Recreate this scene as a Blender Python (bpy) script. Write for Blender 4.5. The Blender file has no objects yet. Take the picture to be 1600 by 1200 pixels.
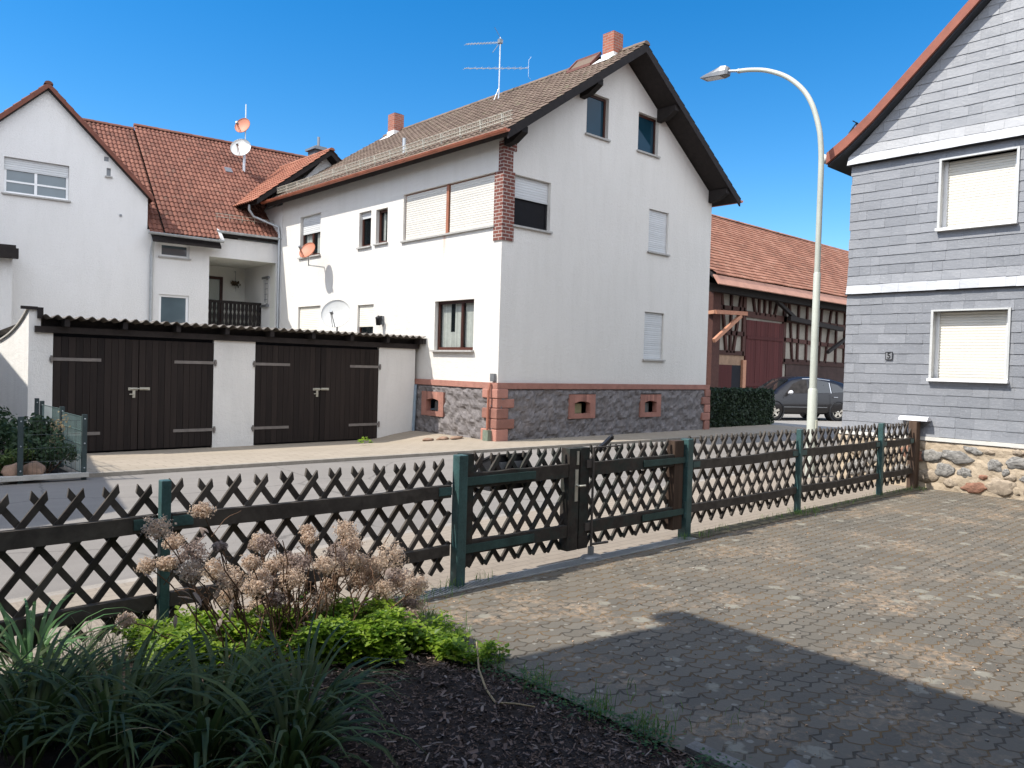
import bpy, bmesh, math, random
from mathutils import Vector, Matrix, noise as mnoise

# ------------------------------------------------------------------ camera, sky, sun
sc = bpy.context.scene
COL = sc.collection
cam_d = bpy.data.cameras.new("camera")
cam_d.sensor_fit = 'HORIZONTAL'; cam_d.sensor_width = 36.0
cam_d.lens = 36.0 * 1222.227 / 1600.0
cam_d.clip_start = 0.05; cam_d.clip_end = 2000
cam = bpy.data.objects.new("camera", cam_d); COL.objects.link(cam)
CF = Vector((0.674462, 0.737990, -0.021708)); CR = Vector((0.738284, -0.673902, 0.028165)); CU = Vector((-0.006156, 0.035023, 0.999367))
cam.matrix_world = Matrix(((CR.x, CU.x, -CF.x, 0.0), (CR.y, CU.y, -CF.y, 0.0), (CR.z, CU.z, -CF.z, 1.68), (0, 0, 0, 1)))
sc.camera = cam

SUN_DIR = Vector((0.74, -0.30, -1.0)).normalized()           # the way the light travels
SUN_EL = math.asin(-SUN_DIR.z); SUN_AZ = math.atan2(-SUN_DIR.x, -SUN_DIR.y)
world = bpy.data.worlds.new("World"); sc.world = world; world.use_nodes = True
wn = world.node_tree.nodes; wl = world.node_tree.links; wn.clear()
sky = wn.new("ShaderNodeTexSky"); sky.sky_type = 'NISHITA'; sky.sun_disc = False
sky.sun_elevation = SUN_EL; sky.sun_rotation = SUN_AZ
sky.air_density = 1.0; sky.dust_density = 0.1; sky.ozone_density = 2.0; sky.altitude = 300
hsv = wn.new("ShaderNodeHueSaturation"); hsv.inputs['Hue'].default_value = 0.5; hsv.inputs['Saturation'].default_value = 1.45; hsv.inputs['Value'].default_value = 1.0
bg = wn.new("ShaderNodeBackground"); bg.inputs['Strength'].default_value = 0.112
wo = wn.new("ShaderNodeOutputWorld")
wtc = wn.new("ShaderNodeTexCoord")                               # white cloud added to the unseen sky behind the camera as fill light
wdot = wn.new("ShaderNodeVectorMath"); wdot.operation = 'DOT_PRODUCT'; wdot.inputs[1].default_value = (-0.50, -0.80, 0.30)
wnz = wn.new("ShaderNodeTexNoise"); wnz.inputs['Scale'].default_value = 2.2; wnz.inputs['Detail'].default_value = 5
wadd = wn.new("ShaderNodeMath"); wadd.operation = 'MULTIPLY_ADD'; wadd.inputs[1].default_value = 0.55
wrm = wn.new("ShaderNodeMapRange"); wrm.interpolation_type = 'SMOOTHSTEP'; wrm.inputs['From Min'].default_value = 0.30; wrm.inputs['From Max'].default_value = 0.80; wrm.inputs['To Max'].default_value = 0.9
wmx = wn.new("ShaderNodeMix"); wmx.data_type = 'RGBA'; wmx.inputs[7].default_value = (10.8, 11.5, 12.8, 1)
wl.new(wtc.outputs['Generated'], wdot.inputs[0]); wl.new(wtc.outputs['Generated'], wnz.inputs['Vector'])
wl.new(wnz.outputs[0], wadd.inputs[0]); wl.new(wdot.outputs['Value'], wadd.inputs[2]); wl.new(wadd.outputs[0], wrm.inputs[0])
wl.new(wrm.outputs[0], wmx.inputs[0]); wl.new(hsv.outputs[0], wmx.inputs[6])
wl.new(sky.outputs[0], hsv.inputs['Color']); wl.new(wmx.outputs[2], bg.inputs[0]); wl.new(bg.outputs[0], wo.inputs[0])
sun_d = bpy.data.lights.new("sun", 'SUN'); sun_d.energy = 3.55; sun_d.angle = math.radians(0.5); sun_d.color = (1.0, 0.95, 0.87)
sun = bpy.data.objects.new("sun", sun_d); COL.objects.link(sun)
sun.rotation_euler = SUN_DIR.to_track_quat('-Z', 'Y').to_euler(); sun.location = (-20, 10, 40)
sc.view_settings.view_transform = 'Standard'; sc.view_settings.look = 'None'
sc.view_settings.exposure = 0.85; sc.view_settings.gamma = 1.0; sc.view_settings.use_curve_mapping = False
sc.cycles.max_bounces = 6; sc.cycles.use_denoising = True

# ------------------------------------------------------------------ mesh helpers
ROOT = {}
def V3(*a): return Vector(a)

def tag(o, label=None, cat=None, group=None, kind=None):
    if label: o['label'] = label
    if cat: o['category'] = cat
    if group: o['group'] = group
    if kind: o['kind'] = kind
    return o

def thing(name, label, cat, loc=(0, 0, 0), group=None, rot=0.0):
    o = bpy.data.objects.new(name, None); COL.objects.link(o)
    o.location = loc; o.rotation_euler = (0, 0, rot); o.empty_display_size = 0.2
    tag(o, label, cat, group)
    ROOT[o.name] = Vector(loc) if rot == 0 else Vector((0, 0, 0))
    return o

def copy_tree(o, parent=None):
    c = o.copy(); COL.objects.link(c); c.parent = parent
    for ch in list(o.children): copy_tree(ch, c)
    return c

class MB:
    def __init__(self, T=None):
        self.v = []; self.f = []; self.m = []; self.r = []; self.T = T; self.sm = []
    def add(self, pts, faces, m=0, r=None, smooth=False):
        b = len(self.v)
        for p in pts:
            p = Vector(p)
            self.v.append(self.T(p) if self.T else p)
        for f in faces:
            self.f.append([b + i for i in f]); self.m.append(m); self.r.append(random.random() if r is None else r); self.sm.append(smooth)
    def quad(self, a, b, c, d, m=0, r=None): self.add([a, b, c, d], [(0, 1, 2, 3)], m, r)
    def tri(self, a, b, c, m=0, r=None): self.add([a, b, c], [(0, 1, 2)], m, r)
    def poly(self, pts, m=0, r=None): self.add(pts, [tuple(range(len(pts)))], m, r)
    def box(self, x0, x1, y0, y1, z0, z1, m=0, r=None):
        if r is None: r = random.random()
        p = [(x0, y0, z0), (x1, y0, z0), (x1, y1, z0), (x0, y1, z0), (x0, y0, z1), (x1, y0, z1), (x1, y1, z1), (x0, y1, z1)]
        self.add(p, [(0, 3, 2, 1), (4, 5, 6, 7), (0, 1, 5, 4), (1, 2, 6, 5), (2, 3, 7, 6), (3, 0, 4, 7)], m, r)
    def obox(self, c, ax, ay, az, m=0, r=None):
        c, ax, ay, az = Vector(c), Vector(ax), Vector(ay), Vector(az)
        if r is None: r = random.random()
        p = [c + sx * ax + sy * ay + sz * az for sz in (-1, 1) for sx, sy in ((-1, -1), (1, -1), (1, 1), (-1, 1))]
        self.add(p, [(0, 3, 2, 1), (4, 5, 6, 7), (0, 1, 5, 4), (1, 2, 6, 5), (2, 3, 7, 6), (3, 0, 4, 7)], m, r)
    def bar(self, p, q, w, h, up=(0, 0, 1), m=0, r=None):
        p, q = Vector(p), Vector(q); d = (q - p) / 2; n = d.normalized(); up = Vector(up)
        s = n.cross(up)
        if s.length < 1e-4: s = n.cross(Vector((1, 0, 0)))
        s.normalize(); u = s.cross(n).normalized()
        self.obox((p + q) / 2, d, s * w / 2, u * h / 2, m, r)
    def prism(self, pts, ext, m=0, r=None):
        n = len(pts); pts = [Vector(p) for p in pts]; ext = Vector(ext)
        if r is None: r = random.random()
        fs = [tuple(range(n))[::-1], tuple(range(n, 2 * n))]
        for i in range(n): j = (i + 1) % n; fs.append((i, j, n + j, n + i))
        self.add(pts + [p + ext for p in pts], fs, m, r)
    def tube(self, pts, rad, n=8, m=0, caps=True, r=None, smooth=True):
        pts = [Vector(p) for p in pts]; k = len(pts)
        rad = rad if isinstance(rad, (list, tuple)) else [rad] * k
        if r is None: r = random.random()
        V = []; F = []; prev = None
        for i, p in enumerate(pts):
            t = (pts[min(i + 1, k - 1)] - pts[max(i - 1, 0)])
            if t.length < 1e-9: t = Vector((0, 0, 1))
            t.normalize()
            if prev is None:
                a = t.cross(Vector((0, 0, 1)))
                if a.length < 1e-3: a = t.cross(Vector((1, 0, 0)))
            else:
                a = prev - t * prev.dot(t)
                if a.length < 1e-4: a = t.cross(Vector((0.3, 1, 0)))
            a.normalize(); prev = a; b = t.cross(a)
            for j in range(n):
                th = 2 * math.pi * j / n
                V.append(p + (a * math.cos(th) + b * math.sin(th)) * rad[i])
        for i in range(k - 1):
            for j in range(n):
                j2 = (j + 1) % n
                F.append((i * n + j, i * n + j2, (i + 1) * n + j2, (i + 1) * n + j))
        self.add(V, F, m, r, smooth)
        if caps:
            self.add([V[j] for j in range(n)], [tuple(range(n))[::-1]], m, r)
            self.add([V[(k - 1) * n + j] for j in range(n)], [tuple(range(n))], m, r)
    def lathe(self, c, axis, prof, n=24, m=0, r=None, smooth=True, sx=1.0):
        # prof: list of (distance along axis, radius)
        c = Vector(c); ax = Vector(axis).normalized()
        a = ax.cross(Vector((0, 0, 1)))
        if a.length < 1e-3: a = Vector((1, 0, 0))
        a.normalize(); b = ax.cross(a)
        V = []; F = []
        if r is None: r = random.random()
        for (h, rr) in prof:
            for j in range(n):
                th = 2 * math.pi * j / n
                V.append(c + ax * h + (a * math.cos(th) * sx + b * math.sin(th)) * rr)
        for i in range(len(prof) - 1):
            for j in range(n):
                j2 = (j + 1) % n
                F.append((i * n + j, i * n + j2, (i + 1) * n + j2, (i + 1) * n + j))
        self.add(V, F, m, r, smooth)
    def blob(self, c, rx, ry, rz, m=0, r=None, sub=1, jit=0.15, rot=None, seed=0):
        bm = bmesh.new(); bmesh.ops.create_icosphere(bm, subdivisions=sub, radius=1.0)
        rnd = random.Random(seed * 7919 + 13)
        off = Vector((rnd.random() * 50, rnd.random() * 50, rnd.random() * 50))
        P = []
        for v in bm.verts:
            p = v.co.copy(); p *= 1 + jit * mnoise.noise(p * 1.6 + off) * 1.6
            p = Vector((p.x * rx, p.y * ry, p.z * rz))
            if rot: p = rot @ p
            P.append(Vector(c) + p)
        F = [tuple(v.index for v in f.verts) for f in bm.faces]; bm.free()
        self.add(P, F, m, r, True)
    def bisect(self, co, no):
        """cut away everything on the +no side (plane in final space)"""
        co, no = Vector(co), Vector(no).normalized()
        nv = []; nf = []; nm_ = []; nr = []; ns = []
        for f, m, r, s in zip(self.f, self.m, self.r, self.sm):
            pts = [self.v[i] for i in f]; out = []
            for i in range(len(pts)):
                a, b = pts[i], pts[(i + 1) % len(pts)]
                da, db = (a - co).dot(no), (b - co).dot(no)
                if da <= 1e-7: out.append(a)
                if (da < -1e-7 and db > 1e-7) or (da > 1e-7 and db < -1e-7):
                    out.append(a + (b - a) * (da / (da - db)))
            if len(out) >= 3:
                b0 = len(nv); nv += out; nf.append(list(range(b0, b0 + len(out)))); nm_.append(m); nr.append(r); ns.append(s)
        self.v, self.f, self.m, self.r, self.sm = nv, nf, nm_, nr, ns
    def build(self, name, mats, parent=None, weld=False, fixn=False, kind=None):
        if not isinstance(mats, (list, tuple)): mats = [mats]
        off = Vector((0, 0, 0))
        if parent is not None: off = ROOT.get(parent.name, off)
        me = bpy.data.meshes.new(name)
        me.from_pydata([tuple(p - off) for p in self.v], [], self.f)
        for mt in mats: me.materials.append(mt)
        me.polygons.foreach_set('material_index', self.m)
        me.polygons.foreach_set('use_smooth', self.sm)
        at = me.attributes.new('rnd', 'FLOAT', 'FACE'); at.data.foreach_set('value', self.r)
        if weld or fixn:
            bm = bmesh.new(); bm.from_mesh(me)
            if weld: bmesh.ops.remove_doubles(bm, verts=bm.verts, dist=0.0005)
            if fixn: bmesh.ops.recalc_face_normals(bm, faces=bm.faces)
            bm.to_mesh(me); bm.free()
        me.update()
        o = bpy.data.objects.new(name, me); COL.objects.link(o)
        if parent is not None:
            o.parent = parent; ROOT[o.name] = off
        if kind: o['kind'] = kind
        return o

# ------------------------------------------------------------------ materials
def newmat(name):
    m = bpy.data.materials.new(name); m.use_nodes = True
    nt = m.node_tree; b = nt.nodes['Principled BSDF']
    return m, nt, b
def nd(nt, t, **k):
    n = nt.nodes.new(t)
    for a, v in k.items(): setattr(n, a, v)
    return n
def mixc(nt, fac, a, b, blend='MIX'):
    n = nd(nt, 'ShaderNodeMix', data_type='RGBA', blend_type=blend)
    for sock, val in ((n.inputs['Factor'], fac), (n.inputs['A'], a), (n.inputs['B'], b)):
        pass
    ins = [s for s in n.inputs if s.enabled]
    fa, aa, bb = n.inputs[0], n.inputs[6], n.inputs[7]
    for s, v in ((fa, fac), (aa, a), (bb, b)):
        if isinstance(v, (int, float)): s.default_value = v
        elif isinstance(v, tuple): s.default_value = (v[0], v[1], v[2], 1.0)
        else: nt.links.new(v, s)
    return n.outputs[2]
def math_(nt, op, a, b=None, clamp=False):
    n = nd(nt, 'ShaderNodeMath', operation=op); n.use_clamp = clamp
    for i, v in enumerate((a, b)):
        if v is None: continue
        if isinstance(v, (int, float)): n.inputs[i].default_value = v
        else: nt.links.new(v, n.inputs[i])
    return n.outputs[0]
def ramp(nt, fac, stops):
    n = nd(nt, 'ShaderNodeValToRGB'); nt.links.new(fac, n.inputs[0])
    e = n.color_ramp.elements
    while len(e) > 1: e.remove(e[-1])
    for i, (p, c) in enumerate(stops):
        el = e[0] if i == 0 else e.new(p)
        el.position = p
        el.color = (c, c, c, 1) if isinstance(c, (int, float)) else (c[0], c[1], c[2], 1)
    return n.outputs[0]
def coords(nt, scale=(1, 1, 1), rot=(0, 0, 0)):
    tc = nd(nt, 'ShaderNodeNewGeometry'); mp = nd(nt, 'ShaderNodeMapping')
    mp.inputs['Scale'].default_value = scale; mp.inputs['Rotation'].default_value = rot
    nt.links.new(tc.outputs['Position'], mp.inputs[0]); return mp.outputs[0]
def noise(nt, vec, scale, detail=4, rough=0.55, dist=0.0):
    n = nd(nt, 'ShaderNodeTexNoise'); n.inputs['Scale'].default_value = scale; n.inputs['Detail'].default_value = detail
    n.inputs['Roughness'].default_value = rough; n.inputs['Distortion'].default_value = dist
    nt.links.new(vec, n.inputs['Vector']); return n.outputs[0]
def vor(nt, vec, scale, feature='F1', out='Distance', rnd=1.0):
    n = nd(nt, 'ShaderNodeTexVoronoi', feature=feature); n.inputs['Scale'].default_value = scale; n.inputs['Randomness'].default_value = rnd
    nt.links.new(vec, n.inputs['Vector']); return n.outputs[out]
def bump(nt, b, h, strength=0.3, dist=0.01):
    n = nd(nt, 'ShaderNodeBump'); n.inputs['Strength'].default_value = strength; n.inputs['Distance'].default_value = dist
    nt.links.new(h, n.inputs['Height']); nt.links.new(n.outputs[0], b.inputs['Normal']); return n
def attr(nt, name='rnd'):
    n = nd(nt, 'ShaderNodeAttribute', attribute_name=name); return n.outputs['Fac']
def objrnd(nt): return nd(nt, 'ShaderNodeObjectInfo').outputs['Random']

def M(name, col, rough=0.8, var=0.25, scale=4.0, bmp=0.0, bscale=60.0, rv=0.0, metallic=0.0, spec=0.3, stretch=(1, 1, 1), col2=None, trans=None):
    """plain material: two-scale noise variation, optional per-face variation and bump"""
    m, nt, b = newmat(name)
    vec = coords(nt, stretch)
    n1 = noise(nt, vec, scale); n2 = noise(nt, vec, scale * 9, 3)
    f = math_(nt, 'ADD', math_(nt, 'MULTIPLY', n1, 0.65), math_(nt, 'MULTIPLY', n2, 0.35))
    if rv: f = math_(nt, 'ADD', math_(nt, 'MULTIPLY', f, 1 - rv), math_(nt, 'MULTIPLY', attr(nt), rv))
    lo = tuple(c * (1 - var) for c in col); hi = tuple(min(1, c * (1 + var)) for c in (col2 or col))
    c = ramp(nt, f, [(0.3, lo), (0.7, hi)])
    nt.links.new(c, b.inputs['Base Color'])
    b.inputs['Roughness'].default_value = rough; b.inputs['Metallic'].default_value = metallic
    b.inputs['Specular IOR Level'].default_value = spec
    if bmp:
        bump(nt, b, noise(nt, vec, bscale, 3), bmp, 0.01)
    if trans:
        b.inputs['Transmission Weight'].default_value = 0.0
    return m

def mat_stucco(name, col, stain=(0.45, 0.44, 0.36), amount=0.25, bs=55):
    m, nt, b = newmat(name); vec = coords(nt)
    n1 = noise(nt, vec, 0.7, 5); n2 = noise(nt, coords(nt, (3, 3, 0.5)), 1.3, 5, 0.65); n3 = noise(nt, vec, 25, 3)
    f = ramp(nt, n1, [(0.35, 0.0), (0.75, 1.0)])
    f2 = ramp(nt, n2, [(0.45, 0.0), (0.8, 1.0)])
    c = mixc(nt, math_(nt, 'MULTIPLY', f, amount * 0.6), col, stain)
    c = mixc(nt, math_(nt, 'MULTIPLY', f2, amount), c, stain)
    c = mixc(nt, math_(nt, 'MULTIPLY', n3, 0.16), c, tuple(x * 0.6 for x in col))
    nt.links.new(c, b.inputs['Base Color']); b.inputs['Roughness'].default_value = 0.95; b.inputs['Specular IOR Level'].default_value = 0.15
    h = math_(nt, 'ADD', noise(nt, vec, bs, 4, 0.7), math_(nt, 'MULTIPLY', noise(nt, vec, bs * 0.3, 2), 0.8))
    bump(nt, b, h, 0.55, 0.022)
    return m

def mat_brick(name, c1, c2, mortar, bw=0.24, bh=0.08, ms=0.012):
    m, nt, b = newmat(name)
    g = nd(nt, 'ShaderNodeNewGeometry'); sp = nd(nt, 'ShaderNodeSeparateXYZ'); nt.links.new(g.outputs['Position'], sp.inputs[0])
    cb = nd(nt, 'ShaderNodeCombineXYZ'); nt.links.new(math_(nt, 'ADD', sp.outputs[0], sp.outputs[1]), cb.inputs[0]); nt.links.new(sp.outputs[2], cb.inputs[1])
    br = nd(nt, 'ShaderNodeTexBrick'); br.inputs['Scale'].default_value = 1.0
    br.inputs['Brick Width'].default_value = bw; br.inputs['Row Height'].default_value = bh; br.inputs['Mortar Size'].default_value = ms
    br.inputs['Color1'].default_value = (*c1, 1); br.inputs['Color2'].default_value = (*c2, 1); br.inputs['Mortar'].default_value = (*mortar, 1)
    nt.links.new(cb.outputs[0], br.inputs['Vector'])
    n = noise(nt, g.outputs['Position'], 14, 4)
    c = mixc(nt, math_(nt, 'MULTIPLY', n, 0.45), br.outputs['Color'], tuple(x * 0.5 for x in c1))
    nt.links.new(c, b.inputs['Base Color']); b.inputs['Roughness'].default_value = 0.85
    bump(nt, b, math_(nt, 'SUBTRACT', 1.0, br.outputs['Fac']), 0.5, 0.01)
    return m

def mat_tile(name, dark, mid, light, moss=None, rough=0.85):
    m, nt, b = newmat(name); vec = coords(nt)
    a = attr(nt); n1 = noise(nt, vec, 0.6, 4); n2 = noise(nt, vec, 18, 4)
    f = math_(nt, 'ADD', math_(nt, 'ADD', math_(nt, 'MULTIPLY', a, 0.25), math_(nt, 'MULTIPLY', n1, 0.45)), math_(nt, 'MULTIPLY', n2, 0.30))
    c = ramp(nt, f, [(0.25, dark), (0.5, mid), (0.75, light)])
    if moss:
        mm = ramp(nt, noise(nt, vec, 3.5, 6, 0.7), [(0.55, 0.0), (0.72, 0.75)])
        c = mixc(nt, mm, c, moss)
    nt.links.new(c, b.inputs['Base Color']); b.inputs['Roughness'].default_value = rough; b.inputs['Specular IOR Level'].default_value = 0.25
    bump(nt, b, noise(nt, vec, 70, 3), 0.3, 0.006)
    return m

def mat_wood(name, dark, light, axis='z', scale=1.0, rough=0.8, paint=None, pamt=0.5):
    m, nt, b = newmat(name)
    st = {'z': (26, 26, 1.2), 'x': (1.2, 26, 26), 'y': (26, 1.2, 26), 'n': (9, 9, 9)}[axis]
    vec = coords(nt, tuple(s * scale for s in st)); v0 = coords(nt)
    n = noise(nt, vec, 1.0, 5, 0.65, 0.4); a = attr(nt)
    f = math_(nt, 'ADD', math_(nt, 'MULTIPLY', n, 0.7), math_(nt, 'MULTIPLY', a, 0.3))
    c = ramp(nt, f, [(0.3, dark), (0.72, light)])
    if paint:
        pm = ramp(nt, noise(nt, v0, 7, 6, 0.7), [(0.5 - 0.12 * pamt, 0.0), (0.56, pamt)])
        c = mixc(nt, pm, c, paint)
    nt.links.new(c, b.inputs['Base Color']); b.inputs['Roughness'].default_value = rough; b.inputs['Specular IOR Level'].default_value = 0.25
    bump(nt, b, n, 0.35, 0.006)
    return m

def mat_glass(name, col=(0.02, 0.03, 0.035), rough=0.03, clear=0.0):
    m, nt, b = newmat(name); vec = coords(nt)
    n = noise(nt, vec, 1.5, 2)
    c = mixc(nt, n, tuple(x * 0.7 for x in col), tuple(x * 1.4 for x in col))
    nt.links.new(c, b.inputs['Base Color']); b.inputs['Roughness'].default_value = rough; b.inputs['Specular IOR Level'].default_value = 0.9
    bump(nt, b, noise(nt, vec, 0.8, 1), 0.03, 0.02)
    if clear:
        tr = nd(nt, 'ShaderNodeBsdfTransparent'); tr.inputs[0].default_value = (0.86, 0.9, 0.9, 1)
        lwt = nd(nt, 'ShaderNodeLayerWeight'); lwt.inputs[0].default_value = 0.5
        f = math_(nt, 'ADD', math_(nt, 'MULTIPLY', math_(nt, 'POWER', lwt.outputs['Facing'], 4.0), 0.85), 1.0 - clear, True)
        mx = nd(nt, 'ShaderNodeMixShader'); nt.links.new(f, mx.inputs[0]); nt.links.new(tr.outputs[0], mx.inputs[1]); nt.links.new(b.outputs[0], mx.inputs[2])
        nt.links.new(mx.outputs[0], nt.nodes['Material Output'].inputs[0])
    return m

def mat_leaf(name, dark, light, rough=0.5, trans=0.35, tcol=None):
    m, nt, b = newmat(name); vec = coords(nt)
    f = math_(nt, 'ADD', math_(nt, 'MULTIPLY', attr(nt), 0.6), math_(nt, 'MULTIPLY', noise(nt, vec, 6, 3), 0.4))
    c = ramp(nt, f, [(0.2, dark), (0.8, light)])
    nt.links.new(c, b.inputs['Base Color']); b.inputs['Roughness'].default_value = rough; b.inputs['Specular IOR Level'].default_value = 0.35
    tr = nd(nt, 'ShaderNodeBsdfTranslucent'); 
    tc = mixc(nt, 0.5, c, tcol or tuple(min(1, x * 1.8) for x in light)); nt.links.new(tc, tr.inputs[0])
    mx = nd(nt, 'ShaderNodeMixShader'); mx.inputs[0].default_value = trans
    out = nt.nodes['Material Output']; nt.links.new(b.outputs[0], mx.inputs[1]); nt.links.new(tr.outputs[0], mx.inputs[2]); nt.links.new(mx.outputs[0], out.inputs[0])
    return m

WHITE = mat_stucco('white_render', (0.69, 0.665, 0.62), (0.50, 0.48, 0.43), 0.24, 36)
WHITE2 = mat_stucco('white_smooth_render', (0.75, 0.735, 0.71), (0.55, 0.54, 0.5), 0.2, 90)
WHITE3 = mat_stucco('garage_limewash', (0.74, 0.72, 0.68), (0.50, 0.49, 0.46), 0.35, 30)
INWALL = mat_stucco('balcony_render', (0.74, 0.73, 0.66), (0.5, 0.5, 0.45), 0.2, 60)
BRICK = mat_brick('red_clinker', (0.20, 0.055, 0.035), (0.13, 0.036, 0.026), (0.42, 0.38, 0.34), 0.22, 0.078, 0.010)
CHIMB = mat_brick('chimney_brick', (0.36, 0.11, 0.06), (0.24, 0.07, 0.045), (0.30, 0.24, 0.2), 0.2, 0.07, 0.008)
SAND = M('red_sandstone', (0.32, 0.155, 0.12), 0.95, 0.3, 5, 0.9, 35, 0.35)
RUBBLE = M('dark_rubble_stone', (0.165, 0.15, 0.148), 0.95, 0.45, 9, 0.9, 26, 0.0)
DWOOD = mat_wood('dark_stained_timber', (0.012, 0.010, 0.010), (0.03, 0.024, 0.022), 'n')
GDOOR = mat_wood('dark_brown_boards', (0.012, 0.0085, 0.0075), (0.027, 0.0195, 0.0165), 'z')
ROOFB = mat_tile('brown_concrete_tiles', (0.085, 0.058, 0.043), (0.135, 0.095, 0.071), (0.18, 0.132, 0.10), (0.15, 0.15, 0.085))
ROOFR = mat_tile('red_clay_pantiles', (0.085, 0.037, 0.026), (0.16, 0.065, 0.044), (0.225, 0.10, 0.068), (0.10, 0.07, 0.052))
ROOFO = mat_tile('orange_clay_tiles', (0.17, 0.062, 0.038), (0.26, 0.10, 0.06), (0.34, 0.15, 0.095), (0.20, 0.14, 0.09))
ROOFD = mat_tile('barn_plain_tiles', (0.16, 0.07, 0.046), (0.28, 0.125, 0.078), (0.38, 0.19, 0.13), (0.22, 0.17, 0.12))
COPPER = M('painted_copper_gutter', (0.40, 0.13, 0.07), 0.45, 0.3, 3, 0, 60, 0, 0.2, 0.5)
ZINC = M('zinc_sheet', (0.42, 0.44, 0.45), 0.45, 0.2, 4, 0.1, 60, 0, 0.6, 0.5)
LEAD = M('light_flashing', (0.62, 0.60, 0.57), 0.6, 0.2, 6)
WIRE = M('galvanised_wire', (0.46, 0.42, 0.34), 0.5, 0.2, 8, 0, 60, 0, 0.4)
SHUT = M('pvc_shutter_ivory', (0.58, 0.56, 0.51), 0.6, 0.08, 2, 0, 60, 0.25)
SHUTG = M('pvc_shutter_grey', (0.55, 0.56, 0.56), 0.6, 0.08, 2, 0, 60, 0.25)
SHUTW = M('pvc_shutter_white', (0.72, 0.69, 0.61), 0.55, 0.06, 2, 0, 60, 0.2)
FRB = mat_wood('brown_window_frame', (0.035, 0.012, 0.009), (0.075, 0.026, 0.018), 'n', rough=0.45)
FRW = M('white_window_frame', (0.80, 0.80, 0.79), 0.4, 0.05, 3)
FRG = M('grey_green_reveal', (0.10, 0.115, 0.105), 0.7, 0.2, 3)
RUSTB = M('rust_brown_mullion', (0.30, 0.12, 0.07), 0.6, 0.2, 6)
SILL = M('grey_stone_sill', (0.36, 0.35, 0.33), 0.8, 0.2, 12)
GLASS = mat_glass('window_glass', clear=0.85)
GLASSB = mat_glass('blue_sky_reflection_glass', (0.008, 0.032, 0.05), 0.02)  # blue of the reflected sky put into the pane colour
GLASSB.node_tree.nodes['Principled BSDF'].inputs['Specular IOR Level'].default_value = 0.3
GLASSL = mat_glass('pale_sky_reflection_glass', (0.085, 0.115, 0.13), 0.04)  # pale sky reflection put into the pane colour
DARKIN = M('dark_room', (0.012, 0.012, 0.016), 0.9, 0.2, 2)
CURT = M('net_curtain', (0.62, 0.60, 0.55), 0.9, 0.2, 12, 0, 60, 0.3)
TIMBER = mat_wood('old_red_timber', (0.04, 0.018, 0.014), (0.085, 0.038, 0.03), 'n')
TIMBERL = mat_wood('pale_red_timber', (0.30, 0.13, 0.08), (0.46, 0.24, 0.15), 'n')  # paler than the rest of the barn timber
INFILL = M('lime_infill', (0.25, 0.225, 0.19), 0.95, 0.25, 1.5, 0.3, 30)
REDDOOR = mat_wood('red_barn_boards', (0.05, 0.012, 0.011), (0.09, 0.023, 0.021), 'z', 0.35)
BEAMRED = M('painted_fascia_board', (0.40, 0.21, 0.15), 0.8, 0.18, 2, 0.2, 30)
SLATE_SEAM = M('slate_backing', (0.02, 0.02, 0.024), 0.9, 0.2, 3)
CAMPOST = M('cream_lamp_paint', (0.42, 0.435, 0.375), 0.45, 0.1, 2.5, 0.05, 50, 0, 0.0, 0.5)
LAMPG = M('grey_lamp_housing', (0.20, 0.20, 0.20), 0.4, 0.1, 4, 0, 60, 0, 0.4, 0.5)
LENS = M('lamp_lens', (0.55, 0.56, 0.57), 0.25, 0.1, 5)
DISHW = M('dish_white', (0.50, 0.50, 0.48), 0.5, 0.1, 3)
DISHO = M('dish_brick_red', (0.42, 0.155, 0.09), 0.55, 0.12, 3)
STEELG = M('antenna_aluminium', (0.55, 0.57, 0.58), 0.35, 0.15, 6, 0, 60, 0, 0.7, 0.5)
GREYM = M('grey_metal', (0.22, 0.23, 0.24), 0.5, 0.2, 5, 0, 60, 0, 0.5)
BLACKP = M('black_plastic', (0.015, 0.015, 0.017), 0.5, 0.2, 5)
CONC = M('concrete', (0.42, 0.40, 0.36), 0.95, 0.22, 6, 0.4, 60)
FENCEW = mat_wood('fence_timber', (0.030, 0.025, 0.021), (0.10, 0.086, 0.072), 'n', 1.0, 0.85)
FENCEG = mat_wood('fence_timber_green_flakes', (0.022, 0.018, 0.015), (0.072, 0.060, 0.050), 'n', 1.0, 0.85, (0.018, 0.045, 0.04), 0.3)
FENCEB = mat_wood('fence_post_brown', (0.04, 0.026, 0.018), (0.115, 0.075, 0.053), 'z', 1.0, 0.85)
GREENP = M('green_post_paint', (0.034, 0.082, 0.08), 0.5, 0.5, 8, 0.2, 40, 0, 0.0, 0.5)
PCORR = M('fibre_cement', (0.13, 0.115, 0.10), 0.95, 0.5, 4, 0.5, 40)
HINGE = M('grey_hinge_strap', (0.17, 0.15, 0.135), 0.7, 0.25, 8)
LATCHM = M('worn_zinc_latch', (0.45, 0.43, 0.36), 0.5, 0.2, 10, 0, 60, 0, 0.4)
TYRE = M('tyre_rubber', (0.02, 0.02, 0.02), 0.85, 0.2, 10)
RIM = M('alloy_rim', (0.55, 0.50, 0.42), 0.3, 0.1, 8, 0, 60, 0, 0.7, 0.5)
CARP, _nt, _b = newmat('anthracite_car_paint')
_c = ramp(_nt, noise(_nt, coords(_nt), 40, 2), [(0.3, (0.012, 0.011, 0.012)), (0.7, (0.018, 0.016, 0.017))]); _nt.links.new(_c, _b.inputs['Base Color'])
_b.inputs['Roughness'].default_value = 0.32; _b.inputs['Coat Weight'].default_value = 0.25; _b.inputs['Coat Roughness'].default_value = 0.06; _b.inputs['Metallic'].default_value = 0.3
CARG = mat_glass('car_glass', (0.012, 0.014, 0.016), 0.02)
CHROME = M('chrome', (0.62, 0.62, 0.62), 0.15, 0.05, 5, 0, 60, 0, 1.0)
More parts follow.
